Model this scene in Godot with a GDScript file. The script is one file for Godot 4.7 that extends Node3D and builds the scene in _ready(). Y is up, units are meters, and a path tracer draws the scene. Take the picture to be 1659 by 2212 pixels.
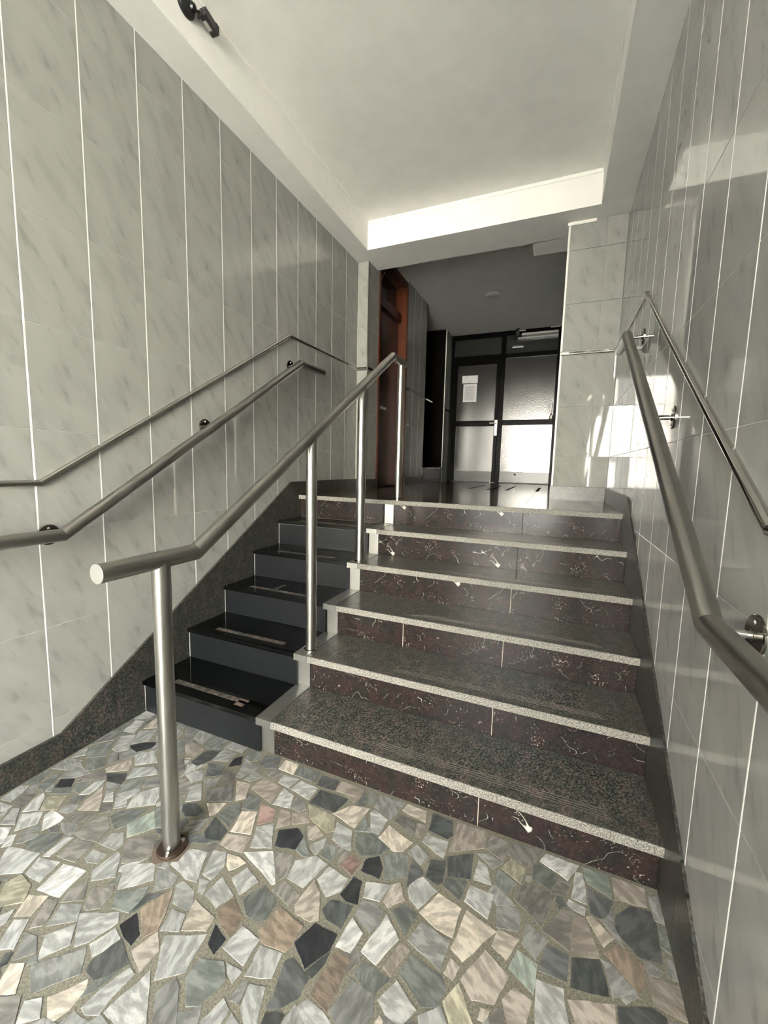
extends Node3D

# ---- measured frame of the place (metres): x across, y up, z towards the street ----
const WALL_L := -0.570      # tiled face of the left wall
const WALL_R := 1.655       # tiled face of the right wall
const STR_L := -0.5566      # face of the dark stone string, left
const STR_R := 1.647
const FAR := -2.35          # face of the two wall ends at the top of the stairs
const STREET := 3.30        # inner face of the street wall
const SOFFIT := 3.157
const CEIL := 3.395
const COR_L := -0.460       # passage, left tiled face
const COR_R := 1.250
const COR_END := -5.65
const COR_CEIL := 3.42
const LAND := 1.02
const STEP_Y := [0.1668, 0.3362, 0.505, 0.677, 0.8487, 1.02]
const STEP_Z := [0.0, -0.2785, -0.5517, -0.8232, -1.0904, -1.3539]
const ROWS := [0.0, 0.185, 0.5805, 0.976, 1.3715, 1.767, 2.1625, 2.558, 2.9535, 3.157]

var used := {}
var meshes := {}
var M := {}
var uv_ang := 0.0
var uv_scale := Vector2.ONE
var uv_off := Vector2.ZERO
var rng := RandomNumberGenerator.new()


func _ready() -> void:
	rng.seed = 7
	view_and_light()
	make_materials()
	build_shell()
	build_floor()
	build_stairs()
	build_passage()
	build_rails()
	build_small_things()
	build_street()


func view_and_light() -> void:
	var cam := Camera3D.new()
	cam.name = "camera"
	cam.position = Vector3(1.2811, 1.2656, 1.3235)
	cam.basis = Basis.from_euler(Vector3(deg_to_rad(-6.532), deg_to_rad(22.619), deg_to_rad(1.374)))
	cam.fov = rad_to_deg(2.0 * atan(1106.0 / 883.25))
	cam.near = 0.02
	cam.current = true
	add_child(cam)

	var sky_mat := ProceduralSkyMaterial.new()
	sky_mat.sky_top_color = Color(0.80, 0.86, 0.93)
	sky_mat.sky_horizon_color = Color(0.95, 0.95, 0.93)
	sky_mat.ground_horizon_color = Color(0.80, 0.80, 0.78)
	sky_mat.ground_bottom_color = Color(0.45, 0.44, 0.42)
	sky_mat.sky_curve = 0.25
	sky_mat.energy_multiplier = SKY_ENERGY
	var sky := Sky.new()
	sky.sky_material = sky_mat
	var env := Environment.new()
	env.background_mode = Environment.BG_SKY
	env.sky = sky
	env.tonemap_mode = Environment.TONE_MAPPER_LINEAR
	env.tonemap_exposure = EXPOSURE
	env.sdfgi_enabled = true
	env.ssao_enabled = true
	env.ssil_enabled = true
	var we := WorldEnvironment.new()
	we.name = "surroundings"
	we.environment = env
	add_child(we)

	# the sun stands behind the building and lights the street and the house across it
	var sun := DirectionalLight3D.new()
	sun.name = "sun"
	sun.light_energy = SUN_ENERGY
	sun.light_color = Color(1.0, 0.975, 0.93)
	sun.light_angular_distance = 0.6
	sun.shadow_enabled = true
	sun.sky_mode = DirectionalLight3D.SKY_MODE_LIGHT_ONLY
	add_child(sun)
	sun.look_at_from_position(Vector3.ZERO, Vector3(0.2, -0.75, 0.60))


const SKY_ENERGY := 4.2
const SUN_ENERGY := 14.5
const EXPOSURE := 8.2


# ------------------------------------------------------------------ helpers
func tag(o: Node, label: String, category: String, group := "") -> Node:
	o.set_meta("label", label)
	o.set_meta("category", category)
	if group:
		o.set_meta("group", group)
	return o


func numbered(called: String) -> String:
	var n: int = used.get(called, 0)
	used[called] = n + 1
	return called if n == 0 else "%s_%03d" % [called, n]


func base(called: String, at := Vector3.ZERO, structure := false, label := "") -> Node3D:
	var o := Node3D.new()
	o.name = numbered(called)
	o.position = at
	if structure:
		o.set_meta("kind", "structure")
	if label:
		o.set_meta("label", label)
	add_child(o)
	return o


func put(called: String, mesh: Mesh, mat: Material, parent: Node, xf := Transform3D()) -> MeshInstance3D:
	var o := MeshInstance3D.new()
	o.name = called
	o.mesh = mesh
	o.material_override = mat
	o.transform = xf
	parent.add_child(o, true)
	return o


func new_st() -> SurfaceTool:
	var st := SurfaceTool.new()
	st.begin(Mesh.PRIMITIVE_TRIANGLES)
	return st


func uv_at(p: Vector3, n: Vector3) -> Vector2:
	var a := n.abs()
	var v := Vector2(p.x, p.z)
	if a.x >= a.y and a.x >= a.z:
		v = Vector2(p.z, p.y)
	elif a.z >= a.y:
		v = Vector2(p.x, p.y)
	v = v.rotated(uv_ang)
	return Vector2(v.x * uv_scale.x, v.y * uv_scale.y) + uv_off


# a flat convex face that looks towards n
func face(st: SurfaceTool, vs: Array, n: Vector3) -> void:
	var m := Vector3.ZERO
	for i in vs.size():
		var a: Vector3 = vs[i]
		var b: Vector3 = vs[(i + 1) % vs.size()]
		m += a.cross(b)
	if m.dot(n) < 0.0:
		m = -m
	else:
		vs = vs.duplicate()
		vs.reverse()
	m = m.normalized()
	for i in range(1, vs.size() - 1):
		for k in [0, i, i + 1]:
			st.set_normal(m)
			st.set_uv(uv_at(vs[k], m))
			st.add_vertex(vs[k])


# a triangle with a normal for each corner
func tri(st: SurfaceTool, p: Array, n: Array) -> void:
	var g: Vector3 = (p[1] - p[0]).cross(p[2] - p[0])
	var o := [0, 1, 2]
	if g.dot(n[0] + n[1] + n[2]) > 0.0:
		o = [0, 2, 1]
	for k in o:
		st.set_normal(n[k])
		st.set_uv(uv_at(p[k], n[k]))
		st.add_vertex(p[k])


func quad(st: SurfaceTool, p: Array, n: Array) -> void:
	tri(st, [p[0], p[1], p[2]], [n[0], n[1], n[2]])
	tri(st, [p[0], p[2], p[3]], [n[0], n[2], n[3]])


# a box with chamfered edges, between two corners
func cbox(st: SurfaceTool, lo: Vector3, hi: Vector3, b := 0.0) -> void:
	var c := (lo + hi) * 0.5
	var h := (hi - lo) * 0.5
	b = minf(b, minf(h.x, minf(h.y, h.z)) * 0.9)
	var ax := [Vector3.RIGHT, Vector3.UP, Vector3.BACK]
	for i in 3:
		var j := (i + 1) % 3
		var k := (i + 2) % 3
		for s in [-1.0, 1.0]:
			var n: Vector3 = ax[i] * s
			var vs := []
			for q in [[-1, -1], [1, -1], [1, 1], [-1, 1]]:
				vs.append(c + n * h[i] + ax[j] * (h[j] - b) * q[0] + ax[k] * (h[k] - b) * q[1])
			face(st, vs, n)
			if b > 0.0:
				for t in [-1.0, 1.0]:
					var n2: Vector3 = ax[j] * t
					var e := []
					for q in [[0, -1], [0, 1], [1, 1], [1, -1]]:
						var w: Vector3 = ax[k] * (h[k] - b) * q[1]
						if q[0] == 0:
							e.append(c + n * h[i] + n2 * (h[j] - b) + w)
						else:
							e.append(c + n * (h[i] - b) + n2 * h[j] + w)
					face(st, e, n + n2)
	if b > 0.0:
		for sx in [-1.0, 1.0]:
			for sy in [-1.0, 1.0]:
				for sz in [-1.0, 1.0]:
					var d := Vector3(sx, sy, sz)
					face(st, [c + d * Vector3(h.x, h.y - b, h.z - b), c + d * Vector3(h.x - b, h.y, h.z - b), c + d * Vector3(h.x - b, h.y - b, h.z)], d)


func box_mesh(lo: Vector3, hi: Vector3, b := 0.0) -> ArrayMesh:
	var st := new_st()
	cbox(st, lo, hi, b)
	return st.commit()


# outline in the plane across axis (0: x, 2: z), drawn as [z, y] or [x, y] pairs, from a to b along the axis
func extrude(st: SurfaceTool, outline: Array, axis: int, a: float, b: float) -> void:
	var mid := Vector3.ZERO
	var va := []
	var vb := []
	for p in outline:
		va.append(Vector3(a, p[1], p[0]) if axis == 0 else Vector3(p[0], p[1], a))
		vb.append(Vector3(b, p[1], p[0]) if axis == 0 else Vector3(p[0], p[1], b))
		mid += va[-1]
	mid /= outline.size()
	var ax := Vector3.RIGHT if axis == 0 else Vector3.BACK
	face(st, va, -ax * signf(b - a))
	face(st, vb, ax * signf(b - a))
	for i in outline.size():
		var j := (i + 1) % outline.size()
		var n: Vector3 = (va[j] - va[i]).cross(ax)
		if n.dot((va[i] + va[j]) * 0.5 - mid) < 0.0:
			n = -n
		face(st, [va[i], va[j], vb[j], vb[i]], n)


# a round tube along a path, mitred at the bends, closed at both ends
func tube(st: SurfaceTool, path: Array, r: float, sides := 20, caps := true) -> void:
	for s in path.size() - 1:
		var a: Vector3 = path[s]
		var b: Vector3 = path[s + 1]
		var d := (b - a).normalized()
		var u := d.cross(Vector3.UP if absf(d.y) < 0.95 else Vector3.RIGHT).normalized()
		var v := d.cross(u)
		var pa := d
		var pb := d
		if s > 0:
			pa = (d + (a - path[s - 1]).normalized()).normalized()
		if s < path.size() - 2:
			pb = (d + (path[s + 2] - b).normalized()).normalized()
		var ra := []
		var rb := []
		var nn := []
		for i in sides + 1:
			var w := TAU * i / sides
			var n := u * cos(w) + v * sin(w)
			nn.append(n)
			ra.append(a + n * r - d * (n * r).dot(pa) / d.dot(pa))
			rb.append(b + n * r - d * (n * r).dot(pb) / d.dot(pb))
		for i in sides:
			quad(st, [ra[i], ra[i + 1], rb[i + 1], rb[i]], [nn[i], nn[i + 1], nn[i + 1], nn[i]])
		if caps and s == 0:
			face(st, ra.slice(0, sides), -d)
		if caps and s == path.size() - 2:
			face(st, rb.slice(0, sides), d)


func tube_mesh(path: Array, r: float, sides := 20) -> ArrayMesh:
	var st := new_st()
	tube(st, path, r, sides)
	return st.commit()


# a turned shape: profile of [radius, distance] pairs about the line from at along dir
func lathe(st: SurfaceTool, at: Vector3, dir: Vector3, prof: Array, sides := 24) -> void:
	var d := dir.normalized()
	var u := d.cross(Vector3.UP if absf(d.y) < 0.95 else Vector3.RIGHT).normalized()
	var v := d.cross(u)
	for k in prof.size() - 1:
		var r0: float = prof[k][0]
		var h0: float = prof[k][1]
		var r1: float = prof[k + 1][0]
		var h1: float = prof[k + 1][1]
		for i in sides:
			var n := []
			var p := []
			for q in [[i, r0, h0], [i + 1, r0, h0], [i + 1, r1, h1], [i, r1, h1]]:
				var w: float = TAU * q[0] / sides
				var e := u * cos(w) + v * sin(w)
				p.append(at + e * q[1] + d * q[2])
				n.append((e * (h1 - h0) - d * (r1 - r0)).normalized())
			if r1 < 1e-5:
				tri(st, [p[0], p[1], p[2]], [n[0], n[1], n[2]])
			elif r0 < 1e-5:
				tri(st, [p[0], p[2], p[3]], [n[0], n[2], n[3]])
			else:
				quad(st, p, n)


func lathe_mesh(at: Vector3, dir: Vector3, prof: Array, sides := 24) -> ArrayMesh:
	var st := new_st()
	lathe(st, at, dir, prof, sides)
	return st.commit()


# ------------------------------------------------------------------ materials
func noise(sd: int, freq: float, oct := 4, kind := FastNoiseLite.TYPE_SIMPLEX_SMOOTH, fractal := FastNoiseLite.FRACTAL_FBM, size := 512) -> PackedByteArray:
	var n := FastNoiseLite.new()
	n.seed = sd
	n.frequency = freq
	n.noise_type = kind
	n.fractal_type = fractal
	n.fractal_octaves = oct
	var im := n.get_seamless_image(size, size)
	im.convert(Image.FORMAT_L8)
	return im.get_data()


func picture(size: int, shade: Callable) -> ImageTexture:
	var im := Image.create(size, size, false, Image.FORMAT_RGB8)
	for y in size:
		for x in size:
			im.set_pixel(x, y, shade.call(y * size + x))
	return ImageTexture.create_from_image(im)


func mat(called: String, colour: Color, rough: float, metal := 0.0, tex: Texture2D = null) -> StandardMaterial3D:
	var m := StandardMaterial3D.new()
	m.resource_name = called
	m.albedo_color = colour
	m.roughness = rough
	m.metallic = metal
	m.albedo_texture = tex
	return m


func make_materials() -> void:
	# glazed wall tile: pale grey with soft slanting grey veins
	var a := noise(11, 0.010, 4)
	var b := noise(12, 0.022, 3)
	var c := noise(13, 0.008, 3)
	var tile_tex := picture(512, func(i):
		var v := 0.93 - 0.075 * smoothstep(0.52, 0.95, b[i] / 255.0) * smoothstep(0.30, 0.80, a[i] / 255.0) - 0.04 * smoothstep(0.40, 0.90, a[i] / 255.0) + 0.04 * (c[i] / 255.0 - 0.5)
		return Color(v, v * 0.998, v * 0.985))
	for k in 6:
		var m := mat("glazed tile", Color(0.605, 0.605, 0.592), 0.035, 0.0, tile_tex)
		m.uv1_offset = Vector3(0.37 * k, 0.61 * k, 0)
		M["tile%d" % k] = m
	M.grout_white = mat("white joint", Color(0.86, 0.86, 0.84), 0.6)
	M.grout_grey = mat("tile bed", Color(0.66, 0.66, 0.64), 0.9)

	var p := noise(21, 0.02, 4, FastNoiseLite.TYPE_SIMPLEX_SMOOTH, FastNoiseLite.FRACTAL_FBM, 256)
	var plaster_tex := picture(256, func(i):
		var v := 0.97 + 0.03 * (p[i] / 255.0 - 0.5)
		return Color(v, v, v))
	M.plaster = mat("painted plaster", Color(0.93, 0.925, 0.90), 0.75, 0.0, plaster_tex)

	# floor stones: one streaky pattern, a colour for each kind of marble
	var s1 := noise(31, 0.016, 5)
	var s2 := noise(32, 0.05, 4)
	var s3 := noise(33, 0.012, 4, FastNoiseLite.TYPE_SIMPLEX_SMOOTH, FastNoiseLite.FRACTAL_RIDGED)
	var stone_tex := picture(512, func(i):
		var v := 0.75 + 0.21 * smoothstep(0.2, 0.75, s1[i] / 255.0) + 0.12 * (s2[i] / 255.0 - 0.5) - 0.07 * smoothstep(0.93, 0.99, 1.0 - absf(2.0 * s1[i] / 255.0 - 1.0)) + 0.07 * smoothstep(0.86, 0.99, s3[i] / 255.0)
		return Color(v, v, v * 0.99))
	var kinds := {
		"w": Color(0.898, 0.888, 0.865), "l": Color(0.747, 0.742, 0.723), "c": Color(0.850, 0.803, 0.737), "p": Color(0.756, 0.709, 0.661),
		"r": Color(0.680, 0.567, 0.529), "y": Color(0.794, 0.765, 0.671), "g": Color(0.624, 0.619, 0.600), "n": Color(0.529, 0.539, 0.515),
		"o": Color(0.449, 0.454, 0.444), "d": Color(0.354, 0.364, 0.354), "k": Color(0.227, 0.232, 0.241), "b": Color(0.624, 0.558, 0.491),
		"t": Color(0.576, 0.553, 0.524), "e": Color(0.699, 0.728, 0.685)}
	for k in kinds:
		for v in 3:
			var tone: Color = kinds[k] * [0.84, 0.92, 0.99][v]
			tone.a = 1.0
			M["stone_%s%d" % [k, v]] = mat("floor marble " + k, tone, 0.36, 0.0, stone_tex)
	var g1 := noise(35, 0.09, 3, FastNoiseLite.TYPE_SIMPLEX_SMOOTH, FastNoiseLite.FRACTAL_FBM, 256)
	var grout_tex := picture(256, func(i):
		var v := 0.80 + 0.35 * (g1[i] / 255.0 - 0.5)
		return Color(v, v, v))
	M.floor_grout = mat("sandy floor mortar", Color(0.585, 0.56, 0.485), 0.9, 0.0, grout_tex)

	# granite of the treads, its rough sawn front edge, the dark strings
	var t1 := noise(41, 0.010, 5)
	var t2 := noise(42, 0.14, 3)
	var t3 := noise(43, 0.05, 4)
	var granite_tex := picture(512, func(i):
		var v := 0.68 + 0.30 * (t1[i] / 255.0 - 0.5) + 0.55 * (t2[i] / 255.0 - 0.5)
		v -= 0.27 * smoothstep(0.48, 0.66, t3[i] / 255.0)
		v += 0.22 * smoothstep(0.62, 0.80, 1.0 - t3[i] / 255.0)
		v = clampf(v, 0.15, 1.0)
		var w := smoothstep(0.45, 0.75, t1[i] / 255.0)
		return Color(v * lerpf(0.98, 1.06, w), v * lerpf(1.0, 0.96, w), v * lerpf(0.95, 0.93, w)))
	M.tread = mat("worn granite", Color(0.465, 0.458, 0.435), 0.30, 0.0, granite_tex)
	M.landing = mat("polished granite", Color(0.45, 0.39, 0.345), 0.14, 0.0, granite_tex)
	M.string = mat("dark grey granite", Color(0.34, 0.34, 0.328), 0.31, 0.0, granite_tex)
	var e1 := noise(44, 0.10, 3)
	var edge_tex := picture(512, func(i):
		var v := clampf(0.74 + 0.8 * (e1[i] / 255.0 - 0.5) + 0.6 * (t2[i] / 255.0 - 0.5) - 0.4 * smoothstep(0.60, 0.74, e1[i] / 255.0), 0.15, 1.0)
		return Color(v, v * 0.985, v * 0.95))
	M.edge = mat("rough sawn granite edge", Color(0.655, 0.65, 0.63), 0.8, 0.0, edge_tex)

	# maroon brown riser marble with white veins
	var r1 := noise(51, 0.010, 4)
	var r2 := noise(52, 0.009, 2)
	var r3 := noise(53, 0.014, 3)
	var r4 := noise(54, 0.10, 3)
	var r5 := noise(55, 0.035, 3)
	var riser_tex := picture(512, func(i):
		var mask := smoothstep(0.46, 0.62, r3[i] / 255.0)
		var vein := 0.9 * smoothstep(0.980, 0.998, 1.0 - absf(2.0 * r2[i] / 255.0 - 1.0)) * mask
		vein = maxf(vein, 0.85 * smoothstep(0.95, 0.995, 1.0 - absf(2.0 * r5[i] / 255.0 - 1.0)) * smoothstep(0.66, 0.80, r1[i] / 255.0))
		vein = maxf(vein, 0.8 * smoothstep(0.78, 0.90, r4[i] / 255.0) * smoothstep(0.40, 0.60, r1[i] / 255.0))
		var base_c := Color(0.180, 0.143, 0.134).lerp(Color(0.150, 0.138, 0.130), smoothstep(0.3, 0.7, r3[i] / 255.0))
		var k := 0.9 + 0.35 * (r4[i] / 255.0 - 0.5) + 0.3 * (r5[i] / 255.0 - 0.5)
		base_c = Color(base_c.r * k, base_c.g * k, base_c.b * k)
		return base_c.lerp(Color(0.84, 0.80, 0.73), vein))
	M.riser = mat("maroon marble with white veins", Color(1, 1, 1), 0.16, 0.0, riser_tex)
	M.riser.metallic_specular = 0.36
	M.riser_joint = mat("riser joint", Color(0.62, 0.58, 0.52), 0.8)

	var k2 := noise(56, 0.25, 2)
	var black_tex := picture(512, func(i):
		var v := 0.11 + 0.05 * (t3[i] / 255.0 - 0.5) + 0.55 * smoothstep(0.84, 0.95, k2[i] / 255.0)
		return Color(v, v * 1.01, v * 1.02))
	M.black_riser = mat("black granite riser", Color(0.78, 0.82, 0.86), 0.30, 0.0, black_tex)
	M.black_tread = mat("polished black granite", Color(0.42, 0.42, 0.42), 0.09, 0.0, black_tex)
	M.black_edge = mat("worn black granite arris", Color(0.62, 0.62, 0.60), 0.5)
	M.tape = mat("worn brown grip tape", Color(0.44, 0.41, 0.375), 0.8, 0.0, granite_tex)
	M.tape_dark = mat("dark grip tape", Color(0.10, 0.09, 0.08), 0.8)
	M.groove = mat("scored line in granite", Color(0.66, 0.62, 0.58), 0.8)

	# metals
	M.steel = mat("brushed stainless steel", Color(0.66, 0.65, 0.625), 0.29, 1.0)
	M.steel_plate = mat("satin steel plate", Color(0.68, 0.675, 0.655), 0.40, 1.0)
	M.cap = mat("sanded steel cap", Color(0.56, 0.555, 0.54), 0.6, 0.8)
	M.chrome = mat("polished steel", Color(0.74, 0.73, 0.71), 0.05, 1.0)
	M.flange = mat("dark polished steel flange", Color(0.50, 0.48, 0.45), 0.14, 1.0)
	M.rusty = mat("tarnished steel foot", Color(0.30, 0.25, 0.21), 0.42, 0.7)
	M.rust = mat("rust on the floor", Color(0.40, 0.34, 0.29), 0.8)
	M.bright = mat("bright bolt", Color(0.92, 0.91, 0.88), 0.25, 1.0)
	M.alu_bead = mat("anodised corner bead", Color(0.42, 0.41, 0.38), 0.4, 0.8)
	M.white_bead = mat("white plastic corner bead", Color(0.90, 0.89, 0.86), 0.45)

	M.black_metal = mat("black lacquered door frame", Color(0.03, 0.029, 0.031), 0.30)
	M.black_metal.metallic_specular = 0.14
	M.kick = mat("dark grey kick plate", Color(0.13, 0.125, 0.13), 0.28, 0.1)
	var nn := NoiseTexture2D.new()
	nn.width = 512
	nn.height = 512
	nn.seamless = true
	nn.as_normal_map = true
	nn.bump_strength = 6.0
	var cell := FastNoiseLite.new()
	cell.noise_type = FastNoiseLite.TYPE_CELLULAR
	cell.frequency = 0.06
	cell.seed = 4
	nn.noise = cell
	M.pane = mat("patterned obscured glass", Color(0.19, 0.187, 0.178), 0.15)
	M.pane.metallic_specular = 0.68
	M.pane.normal_enabled = true
	M.pane.normal_texture = nn
	M.pane.normal_scale = 0.10
	M.pane.uv1_scale = Vector3(2.0, 2.0, 1)
	M.pane_top = mat("smooth dark glass", Color(0.17, 0.175, 0.165), 0.12)
	M.paper = mat("white paper", Color(0.86, 0.85, 0.86), 0.7)
	M.print_grey = mat("faint print", Color(0.68, 0.665, 0.68), 0.7)
	M.silver = mat("silver lacquer", Color(0.72, 0.71, 0.69), 0.35, 0.6)
	M.black_plastic = mat("black plastic", Color(0.07, 0.07, 0.065), 0.35)
	M.dark_plastic = mat("dark grey plastic", Color(0.17, 0.155, 0.15), 0.4)
	M.white_plastic = mat("white plastic", Color(0.88, 0.87, 0.84), 0.5)
	M.amber = mat("amber glass", Color(0.45, 0.36, 0.27), 0.12)
	M.reed = mat("dark reed", Color(0.22, 0.18, 0.14), 0.8)
	M.rod = mat("pale cable", Color(0.80, 0.72, 0.66), 0.6)

	var w1 := noise(61, 0.012, 4)
	var wood_tex := picture(512, func(i):
		var v := 0.80 + 0.35 * (w1[i] / 255.0 - 0.5)
		return Color(v, v * 0.97, v * 0.92))
	M.wood = mat("varnished mahogany frame", Color(0.42, 0.215, 0.11), 0.35, 0.0, wood_tex)
	M.wood_dark = mat("varnished mahogany leaf", Color(0.32, 0.11, 0.07), 0.25, 0.0, wood_tex)
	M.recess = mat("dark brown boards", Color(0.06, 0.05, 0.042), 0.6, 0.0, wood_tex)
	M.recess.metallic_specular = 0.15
	M.plinth = mat("dark maroon stone", Color(0.24, 0.175, 0.165), 0.25, 0.0, granite_tex)
	M.pavement = mat("pale street paving", Color(0.72, 0.715, 0.70), 0.85, 0.0, grout_tex)
	M.facade = mat("house front across the street", Color(0.83, 0.825, 0.80), 0.85)
	M.added_wall = mat("grey render of the added wall", Color(0.66, 0.65, 0.63), 0.9)
	M.facade_dark = mat("window across the street", Color(0.16, 0.17, 0.18), 0.2)
	M.pink = mat("pink shop blind", Color(0.85, 0.66, 0.74), 0.8)


# ------------------------------------------------------------------ the shell
func string_top(z: float) -> float:
	return clampf(0.115 + (0.36 - z) * (1.125 - 0.115) / 1.62, 0.115, 1.125)


func slab(w: float, h: float, t: float, b: float) -> ArrayMesh:
	var key := "%d %d %d" % [roundi(w * 2000), roundi(h * 2000), roundi(t * 2000)]
	if not meshes.has(key):
		uv_ang = -0.52
		uv_scale = Vector2(1.9, 0.62)
		meshes[key] = box_mesh(Vector3(-w / 2, -h / 2, 0), Vector3(w / 2, h / 2, t), b)
		uv_ang = 0.0
		uv_scale = Vector2.ONE
	return meshes[key]


# wall tiles on a plane; along: their edges along the wall, turn: which way they face (0: +z, 90: +x, -90: -x)
func tiled(parent: Node, plane: float, turn: float, along: Array, rows: Array, shown: Callable, gap := 0.0052, lean: Callable = no_lean) -> void:
	for i in along.size() - 1:
		var lo := minf(along[i], along[i + 1])
		var hi := maxf(along[i], along[i + 1])
		for j in rows.size() - 1:
			if not shown.call((lo + hi) / 2, rows[j], rows[j + 1], lo):
				continue
			var m := slab(hi - lo - gap, rows[j + 1] - rows[j] - 0.0014, 0.008, 0.0012)
			var at := Vector3((lo + hi) / 2, (rows[j] + rows[j + 1]) / 2, plane - 0.008)
			if turn > 1.0:
				at = Vector3(plane - 0.008, at.y, (lo + hi) / 2)
			elif turn < -1.0:
				at = Vector3(plane + 0.008, at.y, (lo + hi) / 2)
			var tilt := Basis.from_euler(Vector3(rng.randf_range(-1, 1) * 0.0005, deg_to_rad(turn) + rng.randf_range(-1, 1) * 0.0005 + lean.call(i, j), 0))
			put("tile", m, M["tile%d" % rng.randi_range(0, 5)], parent, Transform3D(tilt, at))
	if gap < 0.003:
		return
	for i in range(1, along.size() - 1):
		var e: float = along[i]
		var y0: float = rows[0]
		while y0 < rows[-1] - 0.2 and not shown.call(e, y0, y0 + 0.02, e):
			y0 += 0.02
		var y1: float = rows[-1]
		var g := gap / 2 - 0.0004
		if turn > 1.0:
			put("joint_strip", box_mesh(Vector3(plane - 0.009, y0, e - g), Vector3(plane + 0.0001, y1, e + g), 0.0003), M.grout_white, parent)
		elif turn < -1.0:
			put("joint_strip", box_mesh(Vector3(plane - 0.0001, y0, e - g), Vector3(plane + 0.009, y1, e + g), 0.0003), M.grout_white, parent)
		else:
			put("joint_strip", box_mesh(Vector3(e - g, y0, plane - 0.009), Vector3(e + g, y1, plane + 0.0001), 0.0003), M.grout_white, parent)


func no_lean(_column: int, _row: int) -> float:
	return 0.0


# the tiles of the right wall end were not set quite true, which breaks up what they mirror
func uneven(column: int, row: int) -> float:
	if column == 0:
		return 0.014
	return 0.004 if row == 1 else -0.05


func all_shown(_mid: float, _lo: float, _hi: float, _near: float) -> bool:
	return true


func above_string(_mid: float, _lo: float, hi: float, near: float) -> bool:
	return hi > string_top(near + 0.25) + 0.004


func span(from: float, to: float, phase: float, step := 0.25) -> Array:
	var out := [from]
	var e := phase + step * ceilf((from - phase) / step + 0.15)
	while e < to - 0.03:
		out.append(e)
		e += step
	out.append(to)
	return out


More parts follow.
